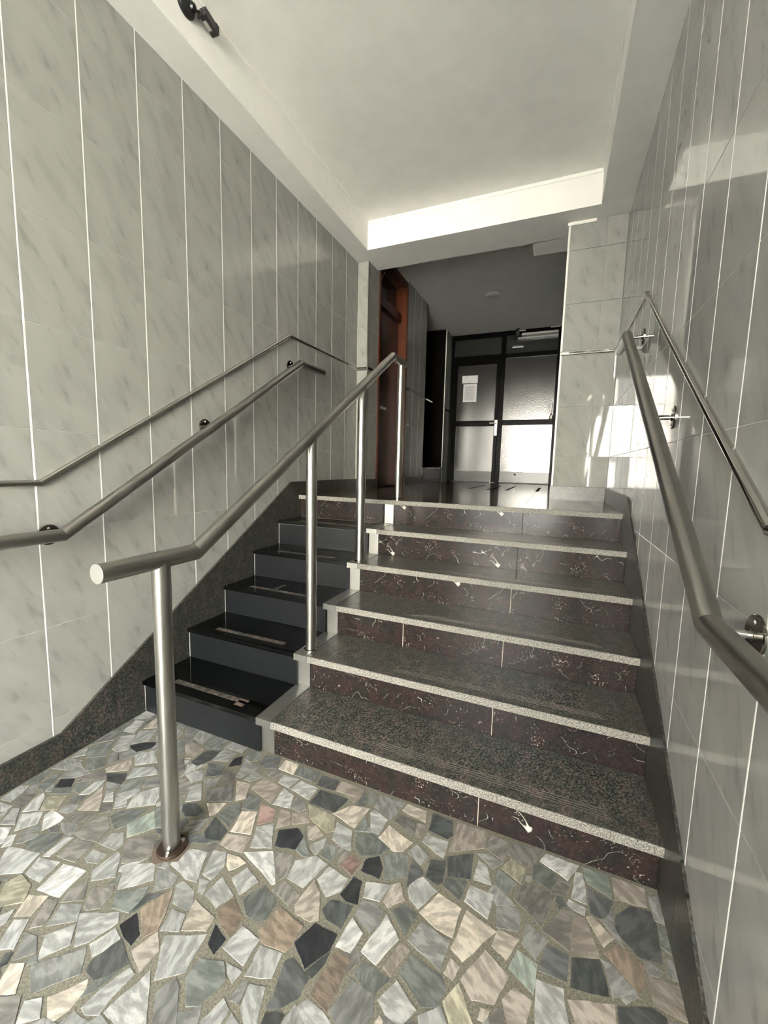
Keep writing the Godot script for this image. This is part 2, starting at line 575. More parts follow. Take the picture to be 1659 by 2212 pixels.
func build_shell() -> void:
	# side walls of the entrance hall
	var cols := span(FAR, STREET, 0.387)
	var wl := base("wall_left", Vector3.ZERO, true, "left wall clad in pale grey glazed tiles with white vertical joints")
	put("tile_bed", box_mesh(Vector3(WALL_L - 0.21, -0.2, FAR), Vector3(WALL_L - 0.0012, 3.6, STREET + 0.2)), M.grout_grey, wl)
	tiled(wl, WALL_L, 90, cols, ROWS, above_string)
	var wr := base("wall_right", Vector3.ZERO, true, "right wall clad in pale grey glazed tiles with white vertical joints")
	put("tile_bed", box_mesh(Vector3(WALL_R + 0.0012, -0.2, FAR), Vector3(WALL_R + 0.21, 3.6, STREET + 0.2)), M.grout_grey, wr)
	tiled(wr, WALL_R, -90, cols, ROWS, above_string)

	# wall ends either side of the passage, and the passage walls
	var rows := [LAND, 1.3715, 1.767, 2.1625, 2.558, 2.9535, SOFFIT]
	var rows_high := [LAND, 1.3715, 1.767, 2.1625, 2.558, 2.9535, COR_CEIL]
	var wa := base("wall_back_left", Vector3.ZERO, true, "narrow tiled wall end left of the passage with dark corner bead")
	put("tile_bed", box_mesh(Vector3(WALL_L - 0.21, 0.8, -2.60), Vector3(COR_L - 0.0012, 3.6, FAR - 0.0012)), M.grout_grey, wa)
	tiled(wa, FAR, 0, [WALL_L, COR_L - 0.004], rows, all_shown)
	tiled(wa, COR_L, 90, [-2.598, FAR - 0.006], rows_high, all_shown)
	put("corner_bead", box_mesh(Vector3(COR_L - 0.006, LAND, FAR - 0.007), Vector3(COR_L + 0.005, SOFFIT, FAR + 0.003), 0.002), M.alu_bead, wa)
	var wb := base("wall_back_right", Vector3.ZERO, true, "wide tiled wall end right of the passage with white corner bead")
	put("tile_bed", box_mesh(Vector3(COR_R + 0.0012, 0.8, COR_END - 0.25), Vector3(WALL_R + 0.21, 3.6, FAR - 0.0065)), M.grout_grey, wb)
	tiled(wb, FAR, 0, [COR_R + 0.012, 1.512, WALL_R], rows, all_shown, 0.0018, uneven)
	tiled(wb, COR_R, -90, span(COR_END, FAR - 0.006, -2.36), rows_high, all_shown)
	put("corner_bead", box_mesh(Vector3(COR_R - 0.004, LAND, FAR - 0.008), Vector3(COR_R + 0.011, SOFFIT, FAR + 0.003), 0.002), M.white_bead, wb)
	var wc := base("wall_passage", Vector3.ZERO, true, "shaded tiled wall of the passage between wooden door and dark recess")
	put("tile_bed", box_mesh(Vector3(-1.75, 0.8, -4.20), Vector3(COR_L - 0.0012, 3.6, -3.45)), M.grout_grey, wc)
	put("door_back", box_mesh(Vector3(-0.95, 0.8, -3.45), Vector3(-0.66, 3.6, -2.60)), M.plaster, wc)
	put("door_head", box_mesh(Vector3(-0.66, 3.385, -3.45), Vector3(COR_L, 3.6, -2.60)), M.plaster, wc)
	tiled(wc, COR_L, 90, [-4.196, -3.95, -3.70, -3.453], rows_high, all_shown)
	put("tile_bed", box_mesh(Vector3(-1.75, 0.8, COR_END - 0.25), Vector3(COR_L - 0.0012, 3.6, -5.27)), M.grout_grey, wc)
	tiled(wc, COR_L, 90, [COR_END, -5.52, -5.285], rows_high, all_shown)
	put("corner_bead", box_mesh(Vector3(COR_L - 0.008, LAND + 0.23, -5.285), Vector3(COR_L + 0.004, COR_CEIL, -5.264), 0.002), M.white_bead, wc)
	put("corner_bead", box_mesh(Vector3(COR_L - 0.006, LAND + 0.1, -4.204), Vector3(COR_L + 0.003, COR_CEIL, -4.195), 0.001), M.alu_bead, wc)
	# the dark recess in that wall, with its low stone plinth
	put("recess_lining", box_mesh(Vector3(-1.80, 0.8, -5.3), Vector3(-1.55, 3.6, -4.15)), M.recess, wc)
	put("recess_lining", box_mesh(Vector3(-1.55, 1.2, -5.272), Vector3(COR_L - 0.01, COR_CEIL, -5.262)), M.recess, wc)
	put("recess_lining", box_mesh(Vector3(-1.55, 1.2, -4.208), Vector3(COR_L - 0.01, COR_CEIL, -4.198)), M.recess, wc)
	put("plinth", box_mesh(Vector3(-1.55, 0.9, -5.262), Vector3(COR_L - 0.002, 1.225, -4.208), 0.003), M.plinth, wc)
	put("plinth_cap", box_mesh(Vector3(-1.55, 1.225, -5.262), Vector3(COR_L + 0.012, 1.247, -4.208), 0.003), M.landing, wc)
	put("kerb_post", box_mesh(Vector3(COR_L - 0.04, LAND, -4.33), Vector3(COR_L + 0.02, 1.245, -4.205), 0.004), M.plinth, wc)
	var wd := base("wall_end", Vector3.ZERO, true)
	put("wall_slab", box_mesh(Vector3(-0.8, 0.8, COR_END - 0.3), Vector3(1.5, 3.6, COR_END - 0.07)), M.plaster, wd)

	# street wall with its doorway, behind the camera
	var wf := base("wall_front", Vector3.ZERO, true, "street wall with open doorway")
	put("wall_side", box_mesh(Vector3(WALL_L - 0.21, -0.2, STREET), Vector3(DOOR_X0, 3.6, STREET + 0.22)), M.plaster, wf)
	put("wall_side", box_mesh(Vector3(DOOR_X1, -0.2, STREET), Vector3(WALL_R + 0.21, 3.6, STREET + 0.22)), M.plaster, wf)
	put("lintel", box_mesh(Vector3(DOOR_X0, DOOR_TOP, STREET), Vector3(DOOR_X1, 3.6, STREET + 0.22)), M.plaster, wf)

	# ceiling with dropped beams round three sides
	var ce := base("ceiling", Vector3.ZERO, true, "white plaster ceiling framed by dropped beams")
	put("ceiling_slab", box_mesh(Vector3(WALL_L - 0.2, CEIL, -2.3), Vector3(WALL_R + 0.2, 3.62, STREET + 0.1)), M.plaster, ce)
	put("beam", box_mesh(Vector3(WALL_L - 0.006, SOFFIT, -2.17), Vector3(-0.392, CEIL + 0.02, STREET), 0.002), M.plaster, ce)
	put("beam", box_mesh(Vector3(1.453, SOFFIT, -2.17), Vector3(WALL_R + 0.006, CEIL + 0.02, STREET), 0.002), M.plaster, ce)
	put("cross_beam", box_mesh(Vector3(WALL_L - 0.006, SOFFIT, -2.555), Vector3(WALL_R + 0.006, 3.6, -2.17), 0.002), M.plaster, ce)
	put("beam_step", box_mesh(Vector3(0.968, SOFFIT, -2.777), Vector3(COR_R, 3.6, -2.54), 0.002), M.plaster, ce)
	put("cover_strip", box_mesh(Vector3(-0.388, CEIL - 0.026, -2.172), Vector3(1.449, CEIL + 0.004, -2.164), 0.002), M.plaster, ce)
	put("cover_strip", box_mesh(Vector3(1.446, CEIL - 0.022, -2.166), Vector3(1.456, CEIL + 0.004, STREET), 0.002), M.plaster, ce)
	put("shadow_strip", box_mesh(Vector3(-0.394, CEIL - 0.018, -2.166), Vector3(-0.388, CEIL + 0.004, STREET), 0.001), M.plaster, ce)
	var cp := base("ceiling", Vector3.ZERO, true, "grey plaster ceiling of the passage")
	put("ceiling_slab", box_mesh(Vector3(-1.8, COR_CEIL, COR_END - 0.25), Vector3(WALL_R + 0.2, 3.62, -2.5)), M.plaster, cp)

	# dark stone strings and skirtings
	uv_scale = Vector2(2.6, 2.6)
	for side in 2:
		var o := base("baseboard_left" if side == 0 else "baseboard_right", Vector3.ZERO, true, "dark grey granite skirting raked up beside the stairs")
		var xa := WALL_L - 0.004 if side == 0 else WALL_R + 0.004
		var xb := STR_L if side == 0 else STR_R
		for z in [[STREET, 1.45], [1.448, 0.361], [0.3595, 0.131], [0.1295, -0.58], [-0.5815, -1.2595], [-1.2605, FAR]]:
			var st := new_st()
			uv_off = Vector2(rng.randf(), rng.randf())
			var low := 0.0 if z[0] > -0.6 else 0.3
			extrude(st, [[z[0], low], [z[1], low], [z[1], string_top(z[1])], [z[0], string_top(z[0])]], 0, xa, xb)
			put("panel", st.commit(), M.string, o)
	var bb := base("baseboard_back", Vector3.ZERO, true, "dark granite skirting round the wall ends of the landing")
	put("panel", box_mesh(Vector3(STR_L, LAND - 0.02, FAR), Vector3(COR_L + 0.014, 1.125, FAR + 0.013), 0.002), M.string, bb)
	put("panel", box_mesh(Vector3(COR_L, LAND - 0.02, -2.6), Vector3(COR_L + 0.013, 1.122, FAR + 0.012), 0.002), M.string, bb)
	put("panel", box_mesh(Vector3(COR_R - 0.012, LAND - 0.02, FAR), Vector3(STR_R, 1.13, FAR + 0.013), 0.002), M.string, bb)
	put("panel", box_mesh(Vector3(COR_R - 0.013, LAND - 0.02, COR_END), Vector3(COR_R, 1.13, FAR + 0.012), 0.002), M.string, bb)
	put("panel", box_mesh(Vector3(COR_L, LAND - 0.02, -4.20), Vector3(COR_L + 0.013, 1.122, -3.46), 0.002), M.string, bb)
	uv_scale = Vector2.ONE
	uv_off = Vector2.ZERO

	# polished steel dado rail along both walls
	var r := 0.0125
	for side in 2:
		var x := WALL_L + 0.006 if side == 0 else WALL_R - 0.006
		var o := base("trim", Vector3.ZERO, true, "polished steel dado rail following the stairs along the tiled wall")
		put("tube", tube_mesh([Vector3(x, 1.165, STREET), Vector3(x, 1.165, 0.372), Vector3(x, 2.18, -1.25), Vector3(x, 2.184, FAR)], r), M.chrome, o)
	var td := base("trim", Vector3.ZERO, true, "polished steel dado rail across the wall ends and passage")
	for seg in [[WALL_L, COR_L], [COR_R, WALL_R]]:
		for y in [2.176, 2.194]:
			put("bead", box_mesh(Vector3(seg[0], y - 0.007, FAR - 0.002), Vector3(seg[1], y + 0.007, FAR + 0.011), 0.004), M.chrome, td)
	for seg in [[-2.6, FAR], [-4.56, -3.46], [COR_END, -5.29]]:
		put("bead", box_mesh(Vector3(COR_L - 0.002, 2.180, seg[0]), Vector3(COR_L + 0.012, 2.204, seg[1]), 0.004), M.chrome, td)
	var tm := base("trim", Vector3.ZERO, true, "short white moulding above the right wall end")
	put("moulding", box_mesh(Vector3(COR_R - 0.012, SOFFIT - 0.004, FAR - 0.02), Vector3(1.44, SOFFIT + 0.004, FAR + 0.004), 0.002), M.white_bead, tm)
	put("moulding_lip", box_mesh(Vector3(COR_R - 0.012, SOFFIT - 0.022, FAR), Vector3(1.44, SOFFIT + 0.002, FAR + 0.016), 0.005), M.white_bead, tm)


const DOOR_X0 := -0.15
const DOOR_X1 := 1.33
const DOOR_TOP := 3.10


# ------------------------------------------------------------------ the crazy-paved floor
func stone_shape(st: SurfaceTool, pts: PackedVector2Array, c: Vector2, lift: float) -> void:
	uv_ang = rng.randf() * TAU
	uv_scale = Vector2(0.9, 2.4) * rng.randf_range(1.2, 2.2)
	uv_off = Vector2(rng.randf(), rng.randf())
	var ring := PackedVector2Array()
	for i in pts.size():
		var a := pts[i]
		var b := pts[(i + 1) % pts.size()]
		ring.append(a)
		var l := a.distance_to(b)
		if l > 0.03:
			var n := (b - a).orthogonal().normalized()
			ring.append(a.lerp(b, rng.randf_range(0.3, 0.45)) + n * rng.randf_range(-1, 1) * l * 0.025)
			ring.append(a.lerp(b, rng.randf_range(0.6, 0.75)) + n * rng.randf_range(-1, 1) * l * 0.025)
	var mid := Vector3(0, lift, 0)
	for i in ring.size():
		var a := ring[i] - c
		var b := ring[(i + 1) % ring.size()] - c
		var ai := a - a.normalized() * 0.0007
		var bi := b - b.normalized() * 0.0007
		face(st, [mid, Vector3(ai.x, lift, ai.y), Vector3(bi.x, lift, bi.y)], Vector3.UP)
		var e := (a + b) * 0.5
		face(st, [Vector3(ai.x, lift, ai.y), Vector3(bi.x, lift, bi.y), Vector3(b.x, -0.003, b.y), Vector3(a.x, -0.003, a.y)], Vector3(e.x, 0.02, e.y))
	uv_ang = 0.0
	uv_scale = Vector2.ONE
	uv_off = Vector2.ZERO


func read_stone(line: String) -> Array:
	var bits := line.split(" ")
	var pts := PackedVector2Array()
	var c := Vector2.ZERO
	for i in range(1, bits.size()):
		var xy := bits[i].split(",")
		pts.append(Vector2(int(xy[0]), int(xy[1])) * 0.001)
		c += pts[-1]
	c /= pts.size()
	var area := 0.0
	for i in pts.size():
		area += pts[i].cross(pts[(i + 1) % pts.size()])
	return [absf(area), bits[0], pts, c]


func build_floor() -> void:
	var fl := base("floor", Vector3.ZERO, true, "crazy paving of broken marble pieces in sandy mortar")
	uv_scale = Vector2(6, 6)
	put("mortar_bed", box_mesh(Vector3(WALL_L - 0.1, -0.2, -0.06), Vector3(WALL_R + 0.1, -0.0011, STREET + 0.22)), M.floor_grout, fl)
	uv_scale = Vector2.ONE
	var all := []
	for line in STONES:
		all.append(read_stone(line))
	all.sort_custom(func(p, q): return p[0] > q[0])
	for line in MORE_STONES:
		all.append(read_stone(line))
	var rest := {}
	for n in all.size():
		var s: Array = all[n]
		if n < 300:
			var st := new_st()
			stone_shape(st, s[2], s[3], rng.randf_range(-0.0004, 0.0006))
			put("stone", st.commit(), M["stone_" + s[1] + str(rng.randi_range(0, 2))], fl, Transform3D(Basis(), Vector3(s[3].x, 0, s[3].y)))
		else:
			var st := new_st()
			stone_shape(st, s[2], s[3], 0.0)
			var m := st.commit()
			if not rest.has(s[1]):
				rest[s[1]] = new_st()
			rest[s[1]].append_from(m, 0, Transform3D(Basis(), Vector3(s[3].x, 0, s[3].y)))
	# the paving goes on towards the street, outside the picture
	var corner := {}
	var step := 0.072
	var nx := 31
	var nz := 33
	for i in nx + 1:
		for j in nz + 1:
			var p := Vector2(STR_L + 0.004 + i * (STR_R - STR_L - 0.008) / nx, 1.075 + j * step)
			if i > 0 and i < nx:
				p.x += rng.randf_range(-1, 1) * 0.022
			if j > 0:
				p.y += rng.randf_range(-1, 1) * 0.022
			corner[Vector2i(i, j)] = p
	var letters := "llllgggnntpwcycodbke"
	for i in nx:
		for j in nz:
			var pts := PackedVector2Array([corner[Vector2i(i, j)], corner[Vector2i(i + 1, j)], corner[Vector2i(i + 1, j + 1)], corner[Vector2i(i, j + 1)]])
			var c := (pts[0] + pts[1] + pts[2] + pts[3]) * 0.25
			if c.y > STREET + 0.15:
				continue
			for k in 4:
				pts[k] -= (pts[k] - c).normalized() * 0.006
			var st := new_st()
			stone_shape(st, pts, c, 0.0)
			var letter := letters[rng.randi_range(0, letters.length() - 1)]
			if not rest.has(letter):
				rest[letter] = new_st()
			rest[letter].append_from(st.commit(), 0, Transform3D(Basis(), Vector3(c.x, 0, c.y)))
	var many := ArrayMesh.new()
	var n := 0
	for letter in rest:
		rest[letter].commit(many)
		many.surface_set_material(n, M["stone_" + letter + "1"])
		n += 1
	var more := MeshInstance3D.new()
	more.name = "small_stones"
	more.mesh = many
	more.set_meta("kind", "stuff")
	fl.add_child(more)
	# rust washed out from under the foot of the handrail
	var stain := new_st()
	var rim := []
	for i in 16:
		var w := TAU * i / 16.0
		rim.append(Vector3(0.197 + cos(w) * (0.056 + 0.010 * sin(i * 2.3)), 0.0009, 0.468 + sin(w) * (0.056 + 0.012 * sin(i * 1.7))))
	for i in 16:
		face(stain, [Vector3(0.197, 0.0009, 0.468), rim[i], rim[(i + 1) % 16]], Vector3.UP)
	put("rust_stain", stain.commit(), M.rust, fl)


# ------------------------------------------------------------------ the stairs
func build_stairs() -> void:
	var s := base("staircase")
	tag(s, "short flight of granite stairs with maroon veined risers and narrow black steps on the left", "stairs")
	var x0 := 0.1508
	var x1 := 0.2259
	var core := new_st()
	for k in 6:
		cbox(core, Vector3(STR_L, -0.1, -1.70), Vector3(STR_R, STEP_Y[k] - 0.032, STEP_Z[k] - 0.052))
	put("core", core.commit(), M.riser_joint, s)
	for k in 6:
		var y: float = STEP_Y[k]
		var z: float = STEP_Z[k]
		var below: float = 0.0 if k == 0 else STEP_Y[k - 1]
		var back: float = STEP_Z[k + 1] - 0.034 if k < 5 else -1.66
		# stone risers in pieces
		var cuts := [x1 + 0.001, 1.105, STR_R]
		if k == 2:
			cuts = [x1 + 0.001, 0.609, 1.105, STR_R]
		if k == 5:
			cuts = [STR_L, x0, 1.105, STR_R]
		for i in cuts.size() - 1:
			uv_off = Vector2(rng.randf(), rng.randf())
			uv_scale = Vector2(1.5, 1.5)
			put("riser", box_mesh(Vector3(cuts[i] + 0.0012, below, z - 0.052), Vector3(cuts[i + 1] - 0.0012, y - 0.0305, z - 0.030), 0.001), M.riser, s)
			if i > 0 and k < 4:
				put("joint_fill", box_mesh(Vector3(cuts[i] - 0.0014, below, z - 0.05), Vector3(cuts[i] + 0.0014, y - 0.0305, z - 0.0302)), M.riser_joint, s)
		# tread with its rough front edge
		uv_off = Vector2(rng.randf(), rng.randf())
		uv_scale = Vector2(3.0, 3.0)
		var left := x1 + 0.001 if k < 5 else STR_L
		var t := put("tread", box_mesh(Vector3(left, y - 0.030, back), Vector3(STR_R, y, z - 0.006), 0.001), M.tread if k < 5 else M.landing, s)
		uv_scale = Vector2(2.2, 2.2)
		var ed := new_st()
		var n := 60
		for i in n:
			var xa := lerpf(left, STR_R, float(i) / n)
			var xb := lerpf(left, STR_R, float(i + 1) / n)
			var ca := 0.0022 + 0.0024 * absf(sin(i * 12.9898 + k * 3.1) * sin(i * 4.1 + k))
			var cb := 0.0022 + 0.0024 * absf(sin((i + 1) * 12.9898 + k * 3.1) * sin((i + 1) * 4.1 + k))
			face(ed, [Vector3(xa, y, z - 0.0062), Vector3(xb, y, z - 0.0062), Vector3(xb, y, z - cb), Vector3(xa, y, z - ca)], Vector3.UP)
			face(ed, [Vector3(xa, y, z - ca), Vector3(xb, y, z - cb), Vector3(xb, y - cb, z), Vector3(xa, y - ca, z)], Vector3(0, 1, 1))
			face(ed, [Vector3(xa, y - ca, z), Vector3(xb, y - cb, z), Vector3(xb, y - 0.030, z), Vector3(xa, y - 0.030, z)], Vector3.BACK)
			face(ed, [Vector3(xa, y - 0.030, z), Vector3(xb, y - 0.030, z), Vector3(xb, y - 0.030, z - 0.0062), Vector3(xa, y - 0.030, z - 0.0062)], Vector3.DOWN)
		put("front_edge", ed.commit(), M.edge, t)
		uv_scale = Vector2.ONE
		uv_off = Vector2.ZERO
		if k < 5:
			for g in 4:
				var gz := z - 0.052 - 0.0105 * g
				put("scored_line", box_mesh(Vector3(0.62 + 0.03 * g, y - 0.001, gz - 0.0005), Vector3(1.515 - 0.008 * g, y + 0.00012, gz + 0.0005)), M.groove, t)
		# steel capping between the two flights
		var lip := z - 0.030
		put("riser_strip", box_mesh(Vector3(x0 + 0.009, below + 0.001, z - 0.04), Vector3(x1 + 0.002, y - 0.029, z - 0.0275), 0.001), M.steel_plate, s)
		if k < 5:
			var cap := put("steel_cap", box_mesh(Vector3(x0, y - 0.031, z - 0.012), Vector3(x1 - 0.0005, y + 0.0016, z + 0.0016), 0.001), M.steel_plate, s)
			put("top_plate", box_mesh(Vector3(x0, y - 0.026, back + 0.004), Vector3(x1 - 0.0005, y + 0.0016, z - 0.012), 0.0008), M.steel_plate, cap)
			for d in [0.09, 0.18]:
				put("rivet", lathe_mesh(Vector3((x0 + x1) / 2 - 0.008, y + 0.0014, z - d), Vector3.UP, [[0.0042, 0], [0.0036, 0.001], [0.0, 0.0014]], 10), M.bright, cap)
			# narrow black granite step on the left
			put("black_riser", box_mesh(Vector3(STR_L, below, z - 0.035), Vector3(x0 + 0.009, y - 0.0205, z - 0.014), 0.001), M.black_riser, s)
			put("joint_line", box_mesh(Vector3(STR_L + 0.002, y - 0.0235, z - 0.016), Vector3(x0, y - 0.0208, z - 0.0125)), M.black_edge, s)
			put("joint_line", box_mesh(Vector3(STR_L, below + 0.002, z - 0.016), Vector3(STR_L + 0.0028, y - 0.0208, z - 0.0128)), M.black_edge, s)
			var bt := put("black_tread", box_mesh(Vector3(STR_L, y - 0.0205, back + 0.018), Vector3(x0 - 0.0005, y, z), 0.0016), M.black_tread, s)
			var tz := z - 0.072
			put("grip_tape", box_mesh(Vector3(-0.41, y - 0.001, tz - 0.016), Vector3(0.045, y + 0.0009, tz + 0.014), 0.0003), M.tape, bt)
			if k == 0:
				put("grip_tape", box_mesh(Vector3(-0.005, y - 0.001, tz - 0.002), Vector3(0.045, y + 0.0009, tz + 0.036), 0.0003), M.tape, bt)
			if k == 2:
				put("grip_tape", box_mesh(Vector3(-0.25, y - 0.001, tz - 0.12), Vector3(-0.225, y + 0.0009, tz - 0.016), 0.0003), M.tape, bt)


# ------------------------------------------------------------------ landing, passage, doors
func bar(parent: Node, called: String, m: Material, x0: float, y0: float, x1: float, y1: float, z0: float, z1: float, b := 0.003) -> MeshInstance3D:
	return put(called, box_mesh(Vector3(x0, y0, z0), Vector3(x1, y1, z1), b), m, parent)


func build_passage() -> void:
	var fl := base("floor", Vector3.ZERO, true, "landing of polished dark brown granite slabs")
	put("slab_bed", box_mesh(Vector3(-1.6, LAND - 0.25, COR_END - 0.2), Vector3(WALL_R, LAND - 0.003, -1.66)), M.floor_grout, fl)
	uv_scale = Vector2(1.2, 1.2)
	for i in 4:
		for j in 7:
			var xa := STR_L + i * 0.5509
			var za := -1.6605 - j * 0.57
			uv_off = Vector2(rng.randf(), rng.randf())
			put("slab", box_mesh(Vector3(xa + 0.0004, LAND - 0.02, za - 0.5692), Vector3(xa + 0.5505, LAND, za), 0.0006), M.landing, fl)
	uv_scale = Vector2.ONE
	uv_off = Vector2.ZERO
	for t in [[0.366, -3.36, -4.55], [0.584, -3.35, -4.45], [0.779, -3.37, -4.47], [1.098, -3.40, -4.38]]:
		var o := put("grip_strip", box_mesh(Vector3(t[0] - 0.016, LAND - 0.001, t[2]), Vector3(t[0] + 0.016, LAND + 0.0012, t[1])), M.tape_dark, fl)
		o.set_meta("label", "dark grip tape strip on the landing")

	# glazed door and side light at the end of the passage
	var d := base("door", Vector3.ZERO, true, "black framed door with patterned glass panes at the end of the passage")
	var z := COR_END
	var f0 := z - 0.06
	var f1 := z + 0.02
	bar(d, "frame_post", M.black_metal, COR_L, LAND, -0.405, COR_CEIL, f0, f1)
	bar(d, "frame_post", M.black_metal, 0.345, LAND, 0.416, COR_CEIL, f0, f1)
	bar(d, "frame_post", M.black_metal, 1.176, LAND, COR_R, COR_CEIL, f0, f1)
	bar(d, "frame_rail", M.black_metal, -0.405, 3.340, 0.345, COR_CEIL, f0, f1)
	bar(d, "frame_rail", M.black_metal, 0.416, 3.348, 1.176, COR_CEIL, f0, f1)
	bar(d, "frame_rail", M.black_metal, -0.405, 2.985, 0.345, 3.076, f0, f1)
	bar(d, "frame_rail", M.black_metal, 0.416, 3.006, 1.176, 3.073, f0, f1)
	bar(d, "frame_rail", M.black_metal, 0.416, 1.957, 1.176, 2.037, f0, f1)
	bar(d, "transom_pane", M.pane_top, -0.405, 3.076, 0.345, 3.340, z - 0.03, z - 0.02, 0.0)
	bar(d, "transom_pane", M.pane_top, 0.416, 3.073, 1.176, 3.348, z - 0.03, z - 0.02, 0.0)
	bar(d, "pane", M.pane, 0.416, 2.037, 1.176, 3.006, z - 0.022, z - 0.012, 0.0)
	bar(d, "pane", M.pane, 0.416, 1.205, 1.176, 1.957, z - 0.022, z - 0.012, 0.0)
	bar(d, "kick_plate", M.kick, 0.416, LAND + 0.012, 1.176, 1.205, z - 0.03, z + 0.012)
	var leaf := bar(d, "leaf_stile", M.black_metal, -0.403, LAND + 0.008, -0.337, 2.983, z - 0.03, z + 0.026)
	bar(leaf, "leaf_stile", M.black_metal, 0.290, LAND + 0.008, 0.343, 2.983, z - 0.03, z + 0.026)
	bar(leaf, "leaf_rail", M.black_metal, -0.337, 2.922, 0.290, 2.983, z - 0.03, z + 0.026)
	bar(leaf, "leaf_rail", M.black_metal, -0.337, 1.945, 0.290, 2.031, z - 0.03, z + 0.026)
	bar(leaf, "kick_plate", M.kick, -0.337, LAND + 0.008, 0.290, 1.200, z - 0.03, z + 0.024)
	bar(leaf, "pane", M.pane, -0.337, 2.031, 0.290, 2.922, z - 0.012, z - 0.004, 0.0)
	bar(leaf, "pane", M.pane, -0.337, 1.200, 0.290, 1.945, z - 0.012, z - 0.004, 0.0)
	var plate := bar(leaf, "handle_plate", M.silver, 0.300, 1.79, 0.346, 2.04, z + 0.02, z + 0.034)
	var lever := put("lever", tube_mesh([Vector3(0.323, 1.985, z + 0.03), Vector3(0.323, 1.985, z + 0.075), Vector3(0.225, 1.985, z + 0.075)], 0.010, 12), M.silver, leaf)
	lever.set_meta("label", "silver door lever")
	plate.set_meta("label", "silver handle plate")
	put("door_stop", lathe_mesh(Vector3(0.66, 1.165, z + 0.012), Vector3.BACK, [[0.018, 0], [0.018, 0.02], [0.0, 0.026]], 14), M.silver, d)
	put("floor_bolt", lathe_mesh(Vector3(0.28, LAND, z + 0.06), Vector3.UP, [[0.016, 0], [0.016, 0.02], [0.0, 0.024]], 14), M.silver, d)

	# mahogany door in the left wall of the passage
	var w := base("door", Vector3.ZERO, true, "mahogany door with fanlight in the left wall of the passage")
	uv_scale = Vector2(6, 0.9)
	var xo := COR_L + 0.006
	bar(w, "jamb", M.wood, -0.66, LAND, xo, 3.385, -2.645, -2.600, 0.003)
	bar(w, "jamb", M.wood, -0.66, LAND, xo, 3.385, -3.450, -3.400, 0.003)
	uv_scale = Vector2(0.9, 6)
	bar(w, "head", M.wood, -0.66, 3.330, xo, 3.385, -3.400, -2.645, 0.003)
	bar(w, "transom_bar", M.wood_dark, -0.64, 2.935, -0.52, 3.035, -3.400, -2.645, 0.003)
	uv_scale = Vector2(5, 0.8)
	var lf := bar(w, "leaf", M.wood_dark, -0.60, LAND + 0.008, -0.555, 2.935, -3.397, -2.648, 0.003)
	put("letter_flap", box_mesh(Vector3(-0.556, 1.885, -3.06), Vector3(-0.549, 1.915, -2.90), 0.002), M.silver, lf)
	uv_scale = Vector2.ONE
	bar(w, "fanlight_pane", M.pane_top, -0.60, 3.035, -0.592, 3.330, -3.400, -2.645, 0.0)
	put("rod", tube_mesh([Vector3(-0.50, 3.05, -2.70), Vector3(-0.50, 3.15, -2.72), Vector3(-0.50, 3.30, -2.76)], 0.004, 8), M.rod, w)  # two thin pale rods in the near corner of the fanlight
	put("rod", tube_mesh([Vector3(-0.498, 3.06, -2.705), Vector3(-0.50, 3.15, -2.74), Vector3(-0.505, 3.26, -2.82)], 0.004, 8), M.rod, w)


# ------------------------------------------------------------------ handrails
func wall_rail(x: float, wall: float, label: String) -> void:
	var o := base("wall_handrail")
	tag(o, label, "handrail", "handrails fixed to the tiled walls")
	var y0 := 0.963
	var z0 := 0.345
	var y1 := 1.987
	var z1 := -1.285
	put("rail", tube_mesh([Vector3(x, y0, 2.2), Vector3(x, y0, z0), Vector3(x, y1, z1), Vector3(x, y1, -1.60)], 0.025, 28), M.steel, o)
	for z in [1.55, 0.355, -0.452, -1.262]:
		var y: float = y0 if z > z0 else y0 + (y1 - y0) * (z0 - z) / (z0 - z1)
		y -= 0.004
		var dir := Vector3(signf(x - wall), 0, 0)
		var b := put("bracket_arm", tube_mesh([Vector3(wall, y, z), Vector3(x, y, z)], 0.0085, 16), M.chrome, o)
		put("flange", lathe_mesh(Vector3(wall, y, z), dir, [[0.041, 0.0], [0.041, 0.004], [0.039, 0.006], [0.012, 0.0065], [0.012, 0.009], [0.0085, 0.0095]], 32), M.flange, b)
		for s in [-1.0, 1.0]:
			put("screw", lathe_mesh(Vector3(wall + dir.x * 0.006, y + 0.026 * s, z), dir, [[0.005, 0], [0.004, 0.002], [0.0, 0.0025]], 10), M.bright, b)


